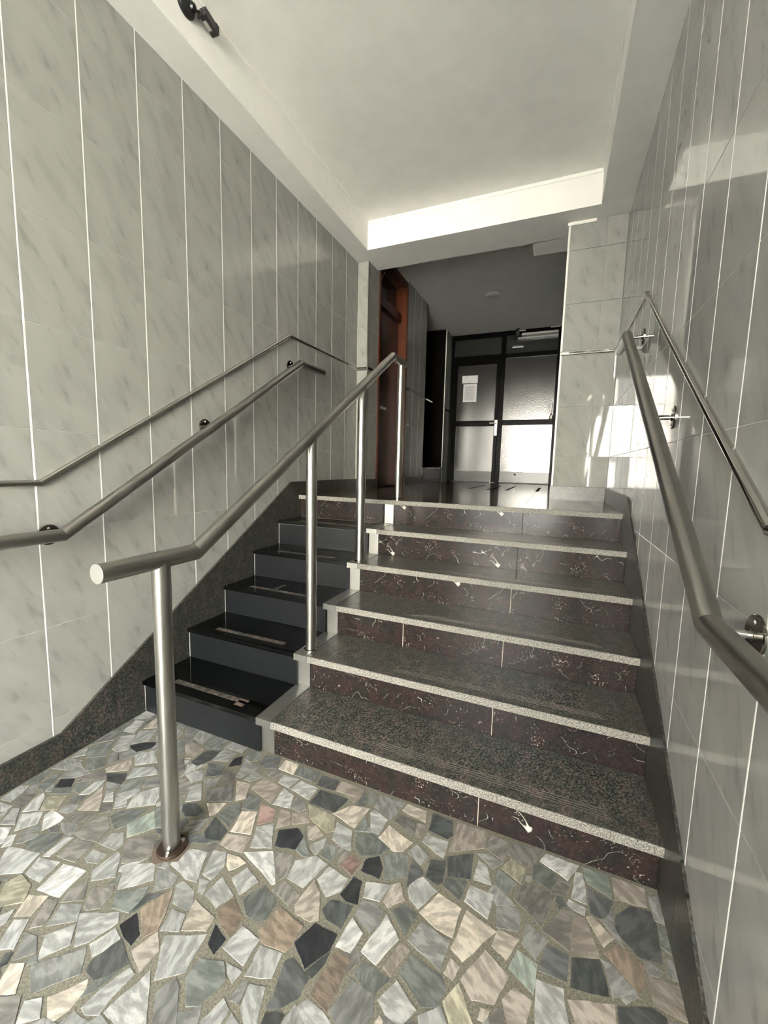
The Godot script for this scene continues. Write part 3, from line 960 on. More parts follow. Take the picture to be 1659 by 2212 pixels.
func build_rails() -> void:
	wall_rail(WALL_L + 0.077, WALL_L, "brushed steel handrail on disc brackets along the left wall beside the black steps")
	wall_rail(WALL_R - 0.072, WALL_R, "brushed steel handrail on disc brackets along the right wall, above the wide granite steps")
	var o := base("stair_handrail")
	tag(o, "free-standing brushed steel handrail on four posts between black and granite steps", "handrail")
	var x := 0.197
	var y0 := 0.966
	var z0 := 0.336
	var y1 := 2.006
	var z1 := -1.368
	put("rail", tube_mesh([Vector3(x, y0, 0.652), Vector3(x, y0, z0), Vector3(x, y1, z1), Vector3(x, y1, -1.60)], 0.0265, 32), M.steel, o)
	put("end_cap", lathe_mesh(Vector3(x, y0, 0.6515), Vector3.BACK, [[0.0268, 0], [0.0268, 0.002], [0.0258, 0.003], [0.0, 0.0031]], 32), M.cap, o)
	for p in [[0.0, 0.466, 0], [STEP_Y[1], -0.362, 1], [STEP_Y[3], -0.905, 1], [LAND, -1.54, 1]]:
		var z: float = p[1]
		var top: float = y0 if z > z0 else minf(y1, y0 + (y1 - y0) * (z0 - z) / (z0 - z1))
		var post := put("post", tube_mesh([Vector3(x, p[0], z), Vector3(x, top - 0.004, z)], 0.0265, 28), M.steel, o)
		if p[2] == 0:
			put("foot_plate", lathe_mesh(Vector3(x, 0, z), Vector3.UP, [[0.046, 0], [0.046, 0.005], [0.042, 0.008], [0.026, 0.009]], 32), M.rusty, post)
			for a in [0.5, 2.6, 4.7]:
				put("bolt", lathe_mesh(Vector3(x + 0.034 * sin(a), 0.008, z + 0.034 * cos(a)), Vector3.UP, [[0.007, 0], [0.006, 0.006], [0.0, 0.007]], 10), M.bright, post)
		else:
			put("collar", lathe_mesh(Vector3(x, p[0], z), Vector3.UP, [[0.034, 0], [0.034, 0.003], [0.026, 0.005]], 24), M.flange, post)


# ------------------------------------------------------------------ small things
func build_small_things() -> void:
	# black spotlight-shaped camera on the left beam
	var c := base("security_camera")
	tag(c, "black security camera on a ball joint fixed to the ceiling beam above the left wall", "camera")
	var bx := -0.392
	put("wall_plate", lathe_mesh(Vector3(bx, 3.295, -0.232), Vector3.RIGHT, [[0.048, 0], [0.048, 0.006], [0.040, 0.016], [0.020, 0.022], [0.0, 0.022]], 28), M.black_plastic, c)
	put("ball_joint", lathe_mesh(Vector3(bx + 0.012, 3.297, -0.245), Vector3(0.6, 0, -0.8), [[0.018, 0], [0.022, 0.010], [0.018, 0.022], [0.009, 0.028], [0, 0.029]], 20), M.black_plastic, c)
	put("arm", tube_mesh([Vector3(bx + 0.022, 3.297, -0.262), Vector3(bx + 0.030, 3.304, -0.290)], 0.006, 12), M.dark_plastic, c)
	put("arm_clamp", box_mesh(Vector3(bx + 0.012, 3.288, -0.297), Vector3(bx + 0.040, 3.318, -0.286), 0.002), M.dark_plastic, c)
	var body := put("body", box_mesh(Vector3(-0.018, -0.019, -0.042), Vector3(0.018, 0.019, 0.042), 0.003), M.dark_plastic, c, Transform3D(Basis.from_euler(Vector3(deg_to_rad(-6), deg_to_rad(4), 0)), Vector3(bx + 0.033, 3.311, -0.335)))
	put("lens_hood", box_mesh(Vector3(-0.020, -0.021, -0.050), Vector3(0.020, 0.021, -0.026), 0.003), M.black_plastic, body)
	put("sticker", box_mesh(Vector3(-0.016, -0.0198, -0.022), Vector3(0.002, -0.0188, 0.020)), M.silver, body)

	# round flush lamp, switched off, on the passage ceiling
	var l := base("ceiling_lamp")
	tag(l, "round white flush lamp, switched off, on the grey passage ceiling", "lamp")
	put("rim", lathe_mesh(Vector3(0.40, COR_CEIL, -4.155), Vector3.DOWN, [[0.085, 0], [0.085, 0.010], [0.076, 0.014]], 32), M.white_plastic, l)
	put("diffuser", lathe_mesh(Vector3(0.40, COR_CEIL - 0.010, -4.155), Vector3.DOWN, [[0.077, 0], [0.070, 0.008], [0.0, 0.014]], 32), M.plaster, l)

	# papers taped to the door pane
	var z := COR_END - 0.004
	var h := base("paper_notice")
	tag(h, "small wide paper notice taped to the dark door pane above a longer sheet", "notice")
	put("sheet", box_mesh(Vector3(-0.267, 2.651, z), Vector3(-0.011, 2.771, z + 0.0015)), M.paper, h)
	put("print", box_mesh(Vector3(-0.245, 2.735, z + 0.0012), Vector3(-0.18, 2.741, z + 0.0018)), M.print_grey, h)
	put("tape", box_mesh(Vector3(-0.15, 2.654, z + 0.0012), Vector3(-0.04, 2.672, z + 0.002)), M.bright, h)
	var n := base("paper_notice")
	tag(n, "portrait sheet of paper taped to the door pane under a wider notice", "notice")
	put("sheet", box_mesh(Vector3(-0.243, 2.344, z), Vector3(-0.020, 2.638, z + 0.0015)), M.paper, n)
	for k in 14:
		put("print_line", box_mesh(Vector3(-0.217, 2.375 + 0.0165 * k, z + 0.0012), Vector3(-0.046 - 0.012 * (k % 3), 2.384 + 0.0165 * k, z + 0.0018)), M.print_grey, n)
	var k2 := base("door_plate")
	tag(k2, "tiny pale lettered plate on the dark fanlight over the side pane", "sign")
	put("plate", box_mesh(Vector3(0.509, 3.160, COR_END - 0.0205), Vector3(0.675, 3.178, COR_END - 0.017)), M.paper, k2)
	for q in 9:
		put("letter", box_mesh(Vector3(0.518 + 0.016 * q, 3.184, COR_END - 0.0205), Vector3(0.528 + 0.016 * q, 3.192, COR_END - 0.018)), M.print_grey, k2)

	# door closer and little camera over the door
	var dc := base("door_closer")
	tag(dc, "long silver door closer under the black head rail of the glazed door", "door closer")
	var zf := COR_END + 0.02
	put("body", box_mesh(Vector3(0.646, 3.318, zf - 0.04), Vector3(1.174, 3.352, zf + 0.045), 0.004), M.silver, dc)
	put("slide_rail", box_mesh(Vector3(0.588, 3.276, zf - 0.04), Vector3(1.174, 3.300, zf + 0.02), 0.003), M.silver, dc)
	put("end_bracket", box_mesh(Vector3(1.06, 3.404, zf - 0.002), Vector3(1.195, 3.417, zf + 0.02), 0.002), M.silver, dc)
	var mc := base("security_camera")
	tag(mc, "tiny black camera hanging at the passage ceiling over the glazed door", "camera")
	put("mount", lathe_mesh(Vector3(0.585, COR_CEIL, zf + 0.04), Vector3.DOWN, [[0.032, 0], [0.032, 0.010], [0.012, 0.016], [0.012, 0.045], [0.0, 0.046]], 18), M.black_plastic, mc)
	put("body", lathe_mesh(Vector3(0.585, 3.352, zf + 0.02), Vector3.BACK, [[0.0, 0], [0.028, 0.002], [0.028, 0.06], [0.016, 0.066], [0.0, 0.064]], 20), M.black_plastic, mc)
	put("lens", lathe_mesh(Vector3(0.585, 3.352, zf + 0.084), Vector3.BACK, [[0.014, 0], [0.012, 0.004], [0.0, 0.006]], 16), M.flange, mc)
	put("arm", tube_mesh([Vector3(0.60, 3.395, zf + 0.03), Vector3(0.70, 3.392, zf + 0.03)], 0.010, 10), M.silver, mc)

	# reed diffuser on the middle rail of the side light
	var rd := base("reed_diffuser")
	tag(rd, "small reed diffuser bottle with thin sticks on the middle rail of the side pane", "diffuser")
	var p := Vector3(1.150, 2.037, COR_END + 0.0)
	put("bottle", lathe_mesh(p, Vector3.UP, [[0.0, 0], [0.026, 0.001], [0.027, 0.05], [0.020, 0.064], [0.011, 0.070], [0.011, 0.088], [0.0, 0.088]], 18), M.amber, rd)
	put("bottle_label", box_mesh(p + Vector3(-0.012, 0.008, 0.0262), p + Vector3(0.012, 0.06, 0.0275)), M.white_plastic, rd)
	for s in [[-0.055, 0.215, 0.0], [-0.038, 0.225, 0.008], [0.005, 0.24, 0.004], [0.010, 0.235, -0.004], [0.040, 0.215, 0.006]]:
		put("reed", tube_mesh([p + Vector3(0, 0.02, 0), p + Vector3(s[0], s[1], s[2])], 0.0022, 6), M.reed, rd)

	# door bell by the mahogany door
	var db := base("door_bell")
	tag(db, "tiny pale bell push on the tiled passage wall beside the mahogany door", "bell")
	put("plate", box_mesh(Vector3(COR_L, 1.755, -3.56), Vector3(COR_L + 0.006, 1.792, -3.525), 0.002), M.alu_bead, db)
	put("button", lathe_mesh(Vector3(COR_L + 0.005, 1.774, -3.542), Vector3.RIGHT, [[0.010, 0], [0.009, 0.005], [0.0, 0.006]], 14), M.white_plastic, db)


# ------------------------------------------------------------------ what the doorway looks out on
func build_street() -> void:
	var g := base("street_ground", Vector3.ZERO, true)
	uv_scale = Vector2(0.5, 0.5)
	put("paving", box_mesh(Vector3(-14, -0.25, STREET + 0.22), Vector3(16, -0.02, 14)), M.pavement, g)
	uv_scale = Vector2.ONE
	var n := base("added_side_wall", Vector3(-0.75, 0, STREET + 0.22))  # added unseen wall: cuts outside light that would reach the right wall and floor
	tag(n, "added grey wall outside the doorway, out of view, that dims the right side of the hall", "building")
	put("wall", box_mesh(Vector3(-3.0, -0.2, 0), Vector3(0.0, 7.0, 5.0)), M.added_wall, n)
	put("cornice", box_mesh(Vector3(-3.0, 7.0, -0.1), Vector3(0.15, 7.25, 5.15)), M.added_wall, n)
	var h := base("house_across_street", Vector3(1, 0, 14))
	tag(h, "pale house front across the street", "building")
	put("wall", box_mesh(Vector3(-14, -0.2, 0), Vector3(14, 6.5, 0.4)), M.facade, h)
	for i in 7:
		put("window", box_mesh(Vector3(-11.0 + i * 3.4, 3.6, -0.05), Vector3(-9.6 + i * 3.4, 5.4, 0.02)), M.facade_dark, h)
	put("shop_blind", box_mesh(Vector3(-3.4, 2.0, -0.3), Vector3(-2.2, 2.4, 0.02)), M.pink, h)


# broken marble pieces of the floor: kind, then corners as x,z in millimetres
const STONES := [
	"l -496,-22 -484,-6 -487,26 -542,56 -555,53 -555,-22",
	"l -511,139 -531,60 -486,44 -473,72 -447,130",
	"p -439,86 -468,-8 -426,-18 -360,42",
	"l -394,187 -447,105 -375,63 -340,138",
	"l -437,239 -483,166 -433,130 -367,214 -397,243",
	"k -386,196 -357,158 -305,130 -280,155 -323,210",
	"g -549,274 -555,252 -555,156 -507,155 -487,197 -536,244",
	"n -555,97 -538,64 -511,139 -508,151 -555,153",
	"l -307,229 -303,204 -261,170 -187,214 -256,267",
	"n -486,322 -540,270 -477,201 -418,280",
	"g -390,289 -422,244 -382,248 -341,274 -353,304",
	"p -347,326 -308,244 -270,266 -254,297 -324,339",
	"l -220,328 -246,276 -180,236 -125,259",
	"l -539,346 -552,303 -541,275 -502,310",
	"g -550,415 -550,355 -479,333 -478,396",
	"n -412,369 -466,316 -408,286 -362,319 -376,346",
	"t -365,412 -385,383 -343,331 -308,351 -314,376",
	"d -319,340 -242,308 -219,333 -211,355 -278,367",
	"g -224,406 -273,370 -208,357 -198,386",
	"n -178,397 -208,357 -150,299 -131,334",
	"g -122,336 -147,301 -111,265 -68,299",
	"k -423,472 -449,435 -403,410 -369,442",
	"l -304,454 -314,389 -284,363 -268,405 -271,436",
	"p -238,499 -259,448 -263,388 -197,437 -165,471",
	"n -349,454 -365,425 -324,387 -315,450",
	"n -296,496 -322,465 -268,446 -264,484",
	"g -291,533 -303,507 -254,482 -243,498 -246,521",
	"l -190,439 -217,409 -198,392 -157,422",
	"t -152,476 -183,450 -154,426 -123,453",
	"l -125,445 -170,402 -143,375 -93,417",
	"l -84,424 -118,367 -64,300 -23,336 -4,369",
	"w -405,585 -433,538 -435,501 -406,509 -362,557",
	"y -358,556 -400,509 -339,473 -300,527",
	"l -540,586 -549,550 -555,530 -555,520 -521,502 -503,535 -493,576",
	"t -478,580 -498,545 -454,513 -439,535 -426,573",
	"n -549,502 -552,432 -519,418 -508,471 -513,498",
	"n -479,501 -502,423 -478,412 -458,455 -447,498",
	"n -407,498 -420,468 -363,445 -342,465",
	"l -477,615 -525,593 -465,583 -462,605",
	"l -413,644 -455,589 -430,578 -364,624",
	"l -337,640 -399,590 -337,551 -299,590",
	"w -256,602 -318,561 -318,535 -244,538 -237,555",
	"t -216,545 -222,513 -173,485 -148,490 -160,520",
	"t -152,564 -151,526 -122,468 -59,499 -44,552 -101,567",
	"n -104,470 -96,440 -8,393 -16,430 -17,471 -35,498",
	"e 29,502 -20,467 18,389 81,436",
	"w -329,693 -410,654 -364,634 -319,677",
	"g -220,45 -287,-14 -195,-15 -183,41",
	"g -175,41 -193,-16 -117,-22 -112,-22 -106,55",
	"n -98,60 -106,-16 -15,-15 -9,55",
	"l -1,27 6,-17 62,-22 95,-22 96,26",
	"p -101,150 -171,89 -166,62 -77,74 -77,142",
	"g 9,110 3,33 74,32 78,90",
	"d -64,155 -62,79 2,46 7,115 -22,164",
	"l -72,187 -105,159 -71,151",
	"k 99,112 87,64 112,37 141,83",
	"n 129,52 117,-7 177,-15 187,33 166,50",
	"o 204,47 195,-8 253,-22 266,-22 288,36 246,55",
	"l 166,142 135,46 219,61 193,137",
	"l 203,142 215,77 264,98 237,139",
	"c 297,36 293,-19 360,-21 371,36",
	"n 379,36 369,-15 474,-17 474,38",
	"o 484,46 481,-10 559,-13 566,40",
	"p 570,38 567,-14 664,-17 673,21 660,61 614,36",
	"t 254,72 284,38 332,50 322,94",
	"l 338,94 338,51 406,47 396,104",
	"l 406,103 419,50 500,55 499,117",
	"p 262,162 272,94 360,109 377,189",
	"l 386,191 379,109 435,123 457,178",
	"g 459,174 447,129 490,133 515,160 493,180",
	"d 508,130 512,58 634,56 617,129",
	"o 55,196 9,129 80,110 111,158",
	"g 105,233 66,204 113,160 124,206",
	"t 143,194 100,129 138,115 181,165",
	"l -21,218 -6,184 22,171 58,208 30,239",
	"l 85,315 44,258 70,222 132,283",
	"g 147,282 116,243 187,171 240,243",
	"p 249,236 187,156 245,145 278,211",
	"n 298,252 267,181 335,191 353,238",
	"c 161,287 228,256 230,301 215,326",
	"d 107,349 86,326 125,300 180,316 174,345 138,361",
	"n 239,310 247,264 277,228 301,261 311,333",
	"c 326,343 307,261 358,238 401,323",
	"r 393,286 347,206 415,205 432,249",
	"p 462,270 425,195 470,193 497,235",
	"p 503,232 477,193 523,164 556,201",
	"y 507,136 626,141 654,194 632,210 549,186",
	"c 611,135 661,72 726,59 712,155",
	"p 558,217 586,200 626,225 606,254 586,257",
	"l 661,225 643,159 710,168 738,238 705,239",
	"k 498,323 475,269 530,235 565,252 588,300 520,322",
	"l 430,362 396,290 443,254 498,334",
	"d 271,398 248,380 235,317 317,344 322,384",
	"g 171,391 174,365 224,327 227,380 200,407",
	"g 736,48 737,-15 840,-21 815,71",
	"c 838,16 847,-19 922,-17 933,33",
	"n 713,47 694,-14 727,-16 729,40",
	"l 766,142 735,75 744,55 806,75 798,147",
	"t 828,70 834,36 906,45 912,100 885,94",
	"t 913,100 909,43 941,39 931,97",
	"c 801,155 818,94 916,124 896,170 869,182",
	"d 951,59 945,-19 1022,-12 1035,45 1020,66",
	"p 1035,108 1040,-20 1140,-21 1142,47",
	"l 943,109 950,69 1026,72 1026,138",
	"l 910,164 931,124 982,149 966,190",
	"t 1144,42 1157,-14 1218,-12 1207,67",
	"g 1122,73 1158,61 1206,72 1179,109",
	"l 1127,167 1132,96 1161,105 1183,161",
	"y 1201,92 1227,45 1275,65 1264,121",
	"t 1214,36 1227,-20 1296,-22 1327,-22 1283,59",
	"n 1186,145 1196,102 1255,122 1227,172",
	"d 1051,190 1034,126 1114,81 1120,170",
	"d 988,218 988,158 1036,141 1044,215 1030,229",
	"n 878,278 842,211 873,180 918,177 935,245",
	"n 787,231 759,173 803,158 855,175 836,206",
	"w 1314,18 1332,-19 1432,-18 1398,50",
	"n 1295,86 1296,39 1316,24 1371,51 1350,106 1319,95",
	"t 1351,109 1373,52 1407,55 1394,104",
	"l 1404,103 1420,8 1441,6 1448,56 1448,104",
	"e 1439,-17 1500,-22 1516,-22 1518,56 1452,35",
	"o 1451,47 1521,65 1502,113 1480,132 1452,129",
	"p 1525,-20 1612,-21 1610,41 1525,56",
	"l 1617,2 1647,-9 1647,74 1621,73",
	"w 1392,126 1398,107 1444,116 1440,140 1411,137",
	"t 1326,231 1375,150 1411,140 1396,254",
	"p 1398,264 1410,144 1439,147 1454,183 1471,237",
	"c 1442,142 1457,132 1511,170 1482,207",
	"o 1514,150 1520,102 1565,55 1617,49 1626,86 1619,188 1565,195",
	"n 1621,141 1629,85 1647,86 1647,155",
	"g 1623,214 1631,167 1647,165 1647,216",
	"b 1480,219 1516,182 1573,210 1564,266 1547,278",
	"o 1321,331 1341,259 1396,262 1389,329",
	"d 1400,266 1471,240 1483,297 1483,318 1396,335",
	"l 1490,272 1551,288 1518,319 1497,303",
	"w 1316,407 1317,351 1382,344 1385,381 1392,412 1319,444",
	"p 1389,363 1494,327 1494,367 1406,406",
	"p 1578,228 1647,225 1647,297 1625,297 1580,291",
	"o 1496,366 1498,331 1525,320 1577,297 1604,307 1601,321",
	"w -305,690 -337,658 -317,641 -284,671",
	"g -279,664 -300,631 -250,609 -244,616 -259,651",
	"n -254,653 -242,610 -178,576 -165,599 -160,643 -213,658",
	"w -151,654 -158,582 -131,572 -129,646",
	"t -111,634 -118,569 -43,563 -35,625 -80,633",
	"l -35,553 -30,510 2,491 42,521 38,548",
	"t 99,570 60,536 38,504 103,451 153,498 148,531 122,556",
	"l -215,750 -255,715 -289,678 -167,650 -144,709",
	"l -134,708 -157,659 -78,641 -63,706",
	"w -49,722 -63,642 26,627 36,709",
	"l -24,604 -28,573 30,567 32,600 -1,611",
	"l 69,643 40,619 50,544 78,554 125,605",
	"y -94,798 -153,750 -145,713 -77,720 -42,758",
	"c -23,790 -54,740 3,717 20,769",
	"t 52,716 37,680 59,644 84,663 105,685",
	"t 125,697 93,655 149,623 169,643 170,681 142,701",
	"l 165,627 132,590 130,558 195,523 237,564 198,603",
	"n 200,667 168,632 243,581 258,621 257,656",
	"g 265,590 222,540 235,526 299,525 306,556",
	"l -32,831 -60,803 -44,776 -22,805",
	"l 30,851 7,826 -13,793 24,776 70,833",
	"t 50,790 8,725 43,715 69,752 74,772",
	"l 85,769 60,718 115,693 148,726",
	"l 206,769 132,711 230,664 253,683 229,745",
	"l 151,822 105,782 153,732 190,768",
	"g 98,847 51,797 92,791 131,814",
	"l 270,764 233,748 258,694 295,706 283,744",
	"k 261,686 275,645 333,679 337,707 295,701",
	"b 275,634 312,557 354,619 367,652 347,683",
	"o 281,789 274,770 299,706 372,735 321,794",
	"p 347,714 370,654 413,685 411,739",
	"g 213,870 150,836 232,753 280,796",
	"d 81,871 58,846 77,836 93,858",
	"c 138,905 115,882 98,853 129,837 180,882",
	"l 455,735 394,655 497,606 512,692",
	"l 347,837 352,797 377,738 401,743 395,795 399,830 368,841",
	"w 402,821 428,721 473,761 513,797 448,825",
	"g 522,793 479,747 499,708 520,716 573,771",
	"c 255,856 307,795 324,810 328,848 312,885",
	"l 246,914 214,881 245,860 282,885",
	"t 146,904 196,877 244,915 206,931",
	"l 329,877 340,845 403,845",
	"l 374,653 356,598 404,594 424,633",
	"g 346,589 310,547 319,530 372,535 408,576 398,587",
	"l 238,508 246,457 260,442 316,430 335,469 362,517 321,523",
	"l 357,492 327,418 369,404 402,447 397,494",
	"l 384,537 357,503 394,498 407,537",
	"c 402,439 376,407 419,401 454,408 437,436 422,450",
	"l 409,533 418,470 490,501 468,549",
	"l 446,464 467,418 528,439 504,494",
	"w 420,383 506,340 580,424 572,431",
	"p 329,392 323,352 407,331 418,387 366,396",
	"t 508,340 582,324 597,389 583,411 553,392",
	"l 600,395 591,338 644,297 691,306 676,361 662,402",
	"c 666,451 680,364 715,390 752,456 734,470 684,470",
	"l 687,361 700,310 775,321 772,364 739,396",
	"t 581,442 600,405 667,422 655,463",
	"n 515,497 557,439 618,465 618,515 596,533 560,528",
	"b 615,545 631,470 722,486 721,529 713,558 639,565",
	"b 476,552 492,503 558,536 559,588 514,578",
	"c 424,629 396,553 485,568 489,603",
	"k 514,623 498,578 551,595 548,636",
	"l 557,614 568,552 635,560 636,624",
	"l 650,639 643,570 709,561 717,614 690,627",
	"l 587,633 640,633 635,663 609,652",
	"n 520,699 519,655 582,635 615,662 611,684 590,728 565,739",
	"l 617,743 635,690 662,701 664,731 623,749",
	"k 721,529 746,465 817,465 818,506 779,567",
	"d 782,571 820,508 819,541 806,576",
	"d 745,429 754,394 824,384 820,451 768,446",
	"k 772,372 786,307 816,311 833,377 797,382",
	"w 825,493 835,411 879,435 869,490",
	"b 817,603 828,504 877,502 874,573 870,616",
	"o 737,633 722,571 741,557 801,578 797,623 767,655 737,668",
	"g 874,613 897,538 962,542 973,578 964,599 904,626",
	"l 802,671 802,635 816,612 864,617 894,630",
	"l 682,688 672,644 713,634 727,672 739,698 712,710",
	"g 648,689 652,646 667,642 678,687",
	"d 746,695 741,673 767,659 786,658 785,678",
	"l 671,728 671,702 705,713",
	"g 838,402 840,360 890,348 912,398 897,427",
	"r 731,292 745,247 790,262 778,308",
	"l 610,285 608,268 642,226 650,262 641,298",
	"n 655,292 651,248 687,241 702,275 693,297",
	"t 685,238 739,223 735,265 726,295",
	"n 748,223 726,171 800,138 832,213 776,238",
	"k 798,283 795,242 832,213 859,247 862,283",
	"o 222,436 193,410 313,357 318,383 292,409",
	"l 838,352 826,307 899,286 889,344",
	"p 896,337 900,284 924,265 954,308 917,349",
	"l 953,279 949,246 983,221 1035,246 997,318 964,300",
	"n 1043,224 1050,193 1113,181 1102,246",
	"c 1002,323 1039,248 1112,264 1105,349 1058,345",
	"l 1114,240 1121,187 1193,187 1185,263",
	"n 928,354 953,320 1003,329 984,396",
	"w 891,476 920,364 974,410 940,487",
	"n 856,415 851,360 911,361 898,428",
	"c 1105,373 1126,261 1214,283 1141,392",
	"g 1210,275 1200,180 1274,207 1267,260",
	"c 1204,323 1216,274 1272,278 1245,343",
	"g 1277,285 1286,225 1344,250 1315,311",
	"t 1247,174 1263,126 1306,99 1362,119 1326,223",
	"g 994,401 1014,344 1101,357 1095,433",
	"p 958,484 980,413 1010,420 984,494",
	"n 998,480 1012,428 1066,437 1099,438 1118,465 1103,505 1070,519",
	"w 970,548 1000,493 1062,527 1040,565 1016,576",
	"p 1102,434 1110,393 1138,403 1128,439",
	"p 1143,429 1191,339 1255,370 1229,445 1177,458",
	"e 1251,356 1269,304 1320,317 1313,387",
	"y 1114,488 1141,436 1190,500 1138,522",
	"p 1243,427 1267,391 1311,400 1301,451 1261,469",
	"l 1067,536 1112,496 1136,524 1074,550",
	"c 1195,487 1199,462 1221,460 1214,486",
	"t 1219,487 1230,449 1248,443 1256,471",
	"n 893,524 907,491 986,498 962,541 931,542",
	"c 979,592 986,569 1003,581",
	"n -408,740 -479,763 -527,716 -490,634 -410,650",
	"t -245,814 -312,830 -358,787 -353,730 -298,695 -248,728 -228,787",
	"l -314,126 -361,74 -336,6 -243,33 -230,89",
	"o -199,878 -238,811 -175,747 -131,779 -122,866",
	"n -247,172 -242,99 -201,63 -136,126 -163,190",
	"t -25,820 55,866 26,937 -56,934 -76,852",
	"t -48,305 -68,275 -4,231 39,236 64,291 51,337 -18,342",
	"o 169,528 131,471 128,414 196,410 242,432 232,498",
	"t -116,143 -49,199 -68,256 -152,243 -185,199",
	"l 155,913 138,978 85,992 35,959 38,924 61,864 107,876",
	"n 83,440 55,414 4,388 38,341 86,317 117,355 134,400",
	"g -433,421 -462,439 -474,385 -476,346 -429,360 -376,365 -405,407",
	"g -382,236 -354,207 -295,193 -322,262 -360,258",
	"g -525,587 -486,615 -499,641 -539,695 -555,643 -555,604",
	"g -347,688 -352,722 -397,773 -402,712 -381,676",
	"g 615,748 651,796 602,825 548,807 558,752 584,738 597,715",
	"g -121,830 -117,781 -80,791 -59,808 -50,832 -68,841 -116,880",
	"l 136,1006 152,941 185,928 248,944 199,1018",
	"n -376,21 -398,5 -373,-20 -312,-23 -347,25",
	"g 287,973 246,957 275,899 289,879 352,872 347,944",
	"g -252,172 -281,180 -294,134 -289,118 -259,107 -248,134",
	"n 718,140 722,90 753,130 776,144 742,157 717,165",
	"l -33,245 -43,196 -66,172 -43,161 11,135 -12,185 -19,198",
	"o 935,213 937,178 957,192 983,214 945,277",
	"g -182,536 -155,539 -144,576 -183,576 -234,555",
	"g 1054,549 1072,554 1131,578 1098,627 1044,634 1038,568",
	"l 440,830 489,869 425,917 383,854 399,825",
	"o 704,28 704,38 705,57 674,66 668,49 675,35 673,-19",
	"n 569,246 616,295 622,312 609,317 570,308",
	"g 1559,346 1608,312 1628,304 1641,309 1640,333 1627,389",
	"o 143,366 151,359 167,372 173,406 149,409 135,382",
	"t 312,395 328,397 327,413 333,466 283,434 303,404",
	"g -507,481 -486,491 -467,517 -483,530 -508,522 -514,505",
	"o -217,565 -201,585 -223,593 -245,585 -235,566",
	"n -279,590 -264,601 -282,619 -312,638 -302,602 -296,593",
	"g -468,613 -454,599 -440,618 -439,643 -456,637 -489,629",
	"n -313,8 -322,-3 -317,-14 -308,-21 -287,-23 -269,7 -306,9",
	"n -481,-20 -462,22 -460,31 -447,92 -482,42 -494,32 -482,19",
	"n -234,49 -182,47 -178,43 -128,52 -171,70 -179,81 -190,66",
	"g 1274,102 1276,85 1294,81 1296,90 1288,105",
	"o 1396,131 1382,141 1372,152 1362,131 1365,113 1381,111 1387,124",
	"g 1533,187 1495,153 1482,131 1494,125 1518,74 1512,129",
	"n -494,143 -476,137 -476,154 -489,189 -501,156",
	"l 1201,160 1256,192 1204,215 1175,182 1183,164 1191,155",
	"g 1582,227 1574,208 1574,196 1592,195 1620,205 1605,223",
	"l 1479,252 1468,239 1494,239 1504,245 1550,283 1489,317",
	"l -81,285 -93,277 -97,253 -79,259 -64,268 -66,280",
	"n -164,289 -185,328 -190,333 -210,347 -206,323 -194,311",
	"n 207,332 196,345 177,339 184,321 200,321",
	"l -122,339 -112,351 -119,393 -178,396 -137,348",
	"l 14,365 9,373 -2,369 -6,361 -4,347 9,347 33,346",
	"t -384,421 -393,411 -390,396 -379,401 -361,416",
	"o 123,432 124,447 106,448 82,440 105,430 121,413",
	"t 1308,445 1321,445 1377,426 1377,486 1331,523 1270,509 1307,453",
	"g -448,489 -450,477 -455,459 -435,463 -424,474 -415,487 -433,497",
	"t 878,536 844,501 876,470 893,481 899,494",
	"l 1206,491 1219,471 1224,486 1268,504 1263,550 1195,566 1186,505",
	"g 215,510 235,508 264,526 227,527 211,533 202,523",
	"t -225,545 -241,536 -254,526 -242,512 -205,490 -224,527",
	"l 114,589 106,579 109,569 158,522 128,587",
	"g 1036,608 1015,661 961,644 999,589 996,565 1031,570",
	"o 257,667 256,609 255,595 273,591 306,568 288,597 281,606",
	"n 139,620 123,634 127,608 132,587 144,611",
	"o 899,627 964,616 941,695 852,690 891,636",
	"g 855,717 776,750 786,682 795,631 861,664",
	"g 773,729 760,775 705,766 730,706 739,700 744,687 780,690",
	"n -204,771 -226,797 -239,750 -210,751 -155,735",
	"n 328,791 364,747 351,789 346,804 326,828 320,804",
	"n 139,815 156,825 147,832 139,841 132,834 126,826 132,822",
]
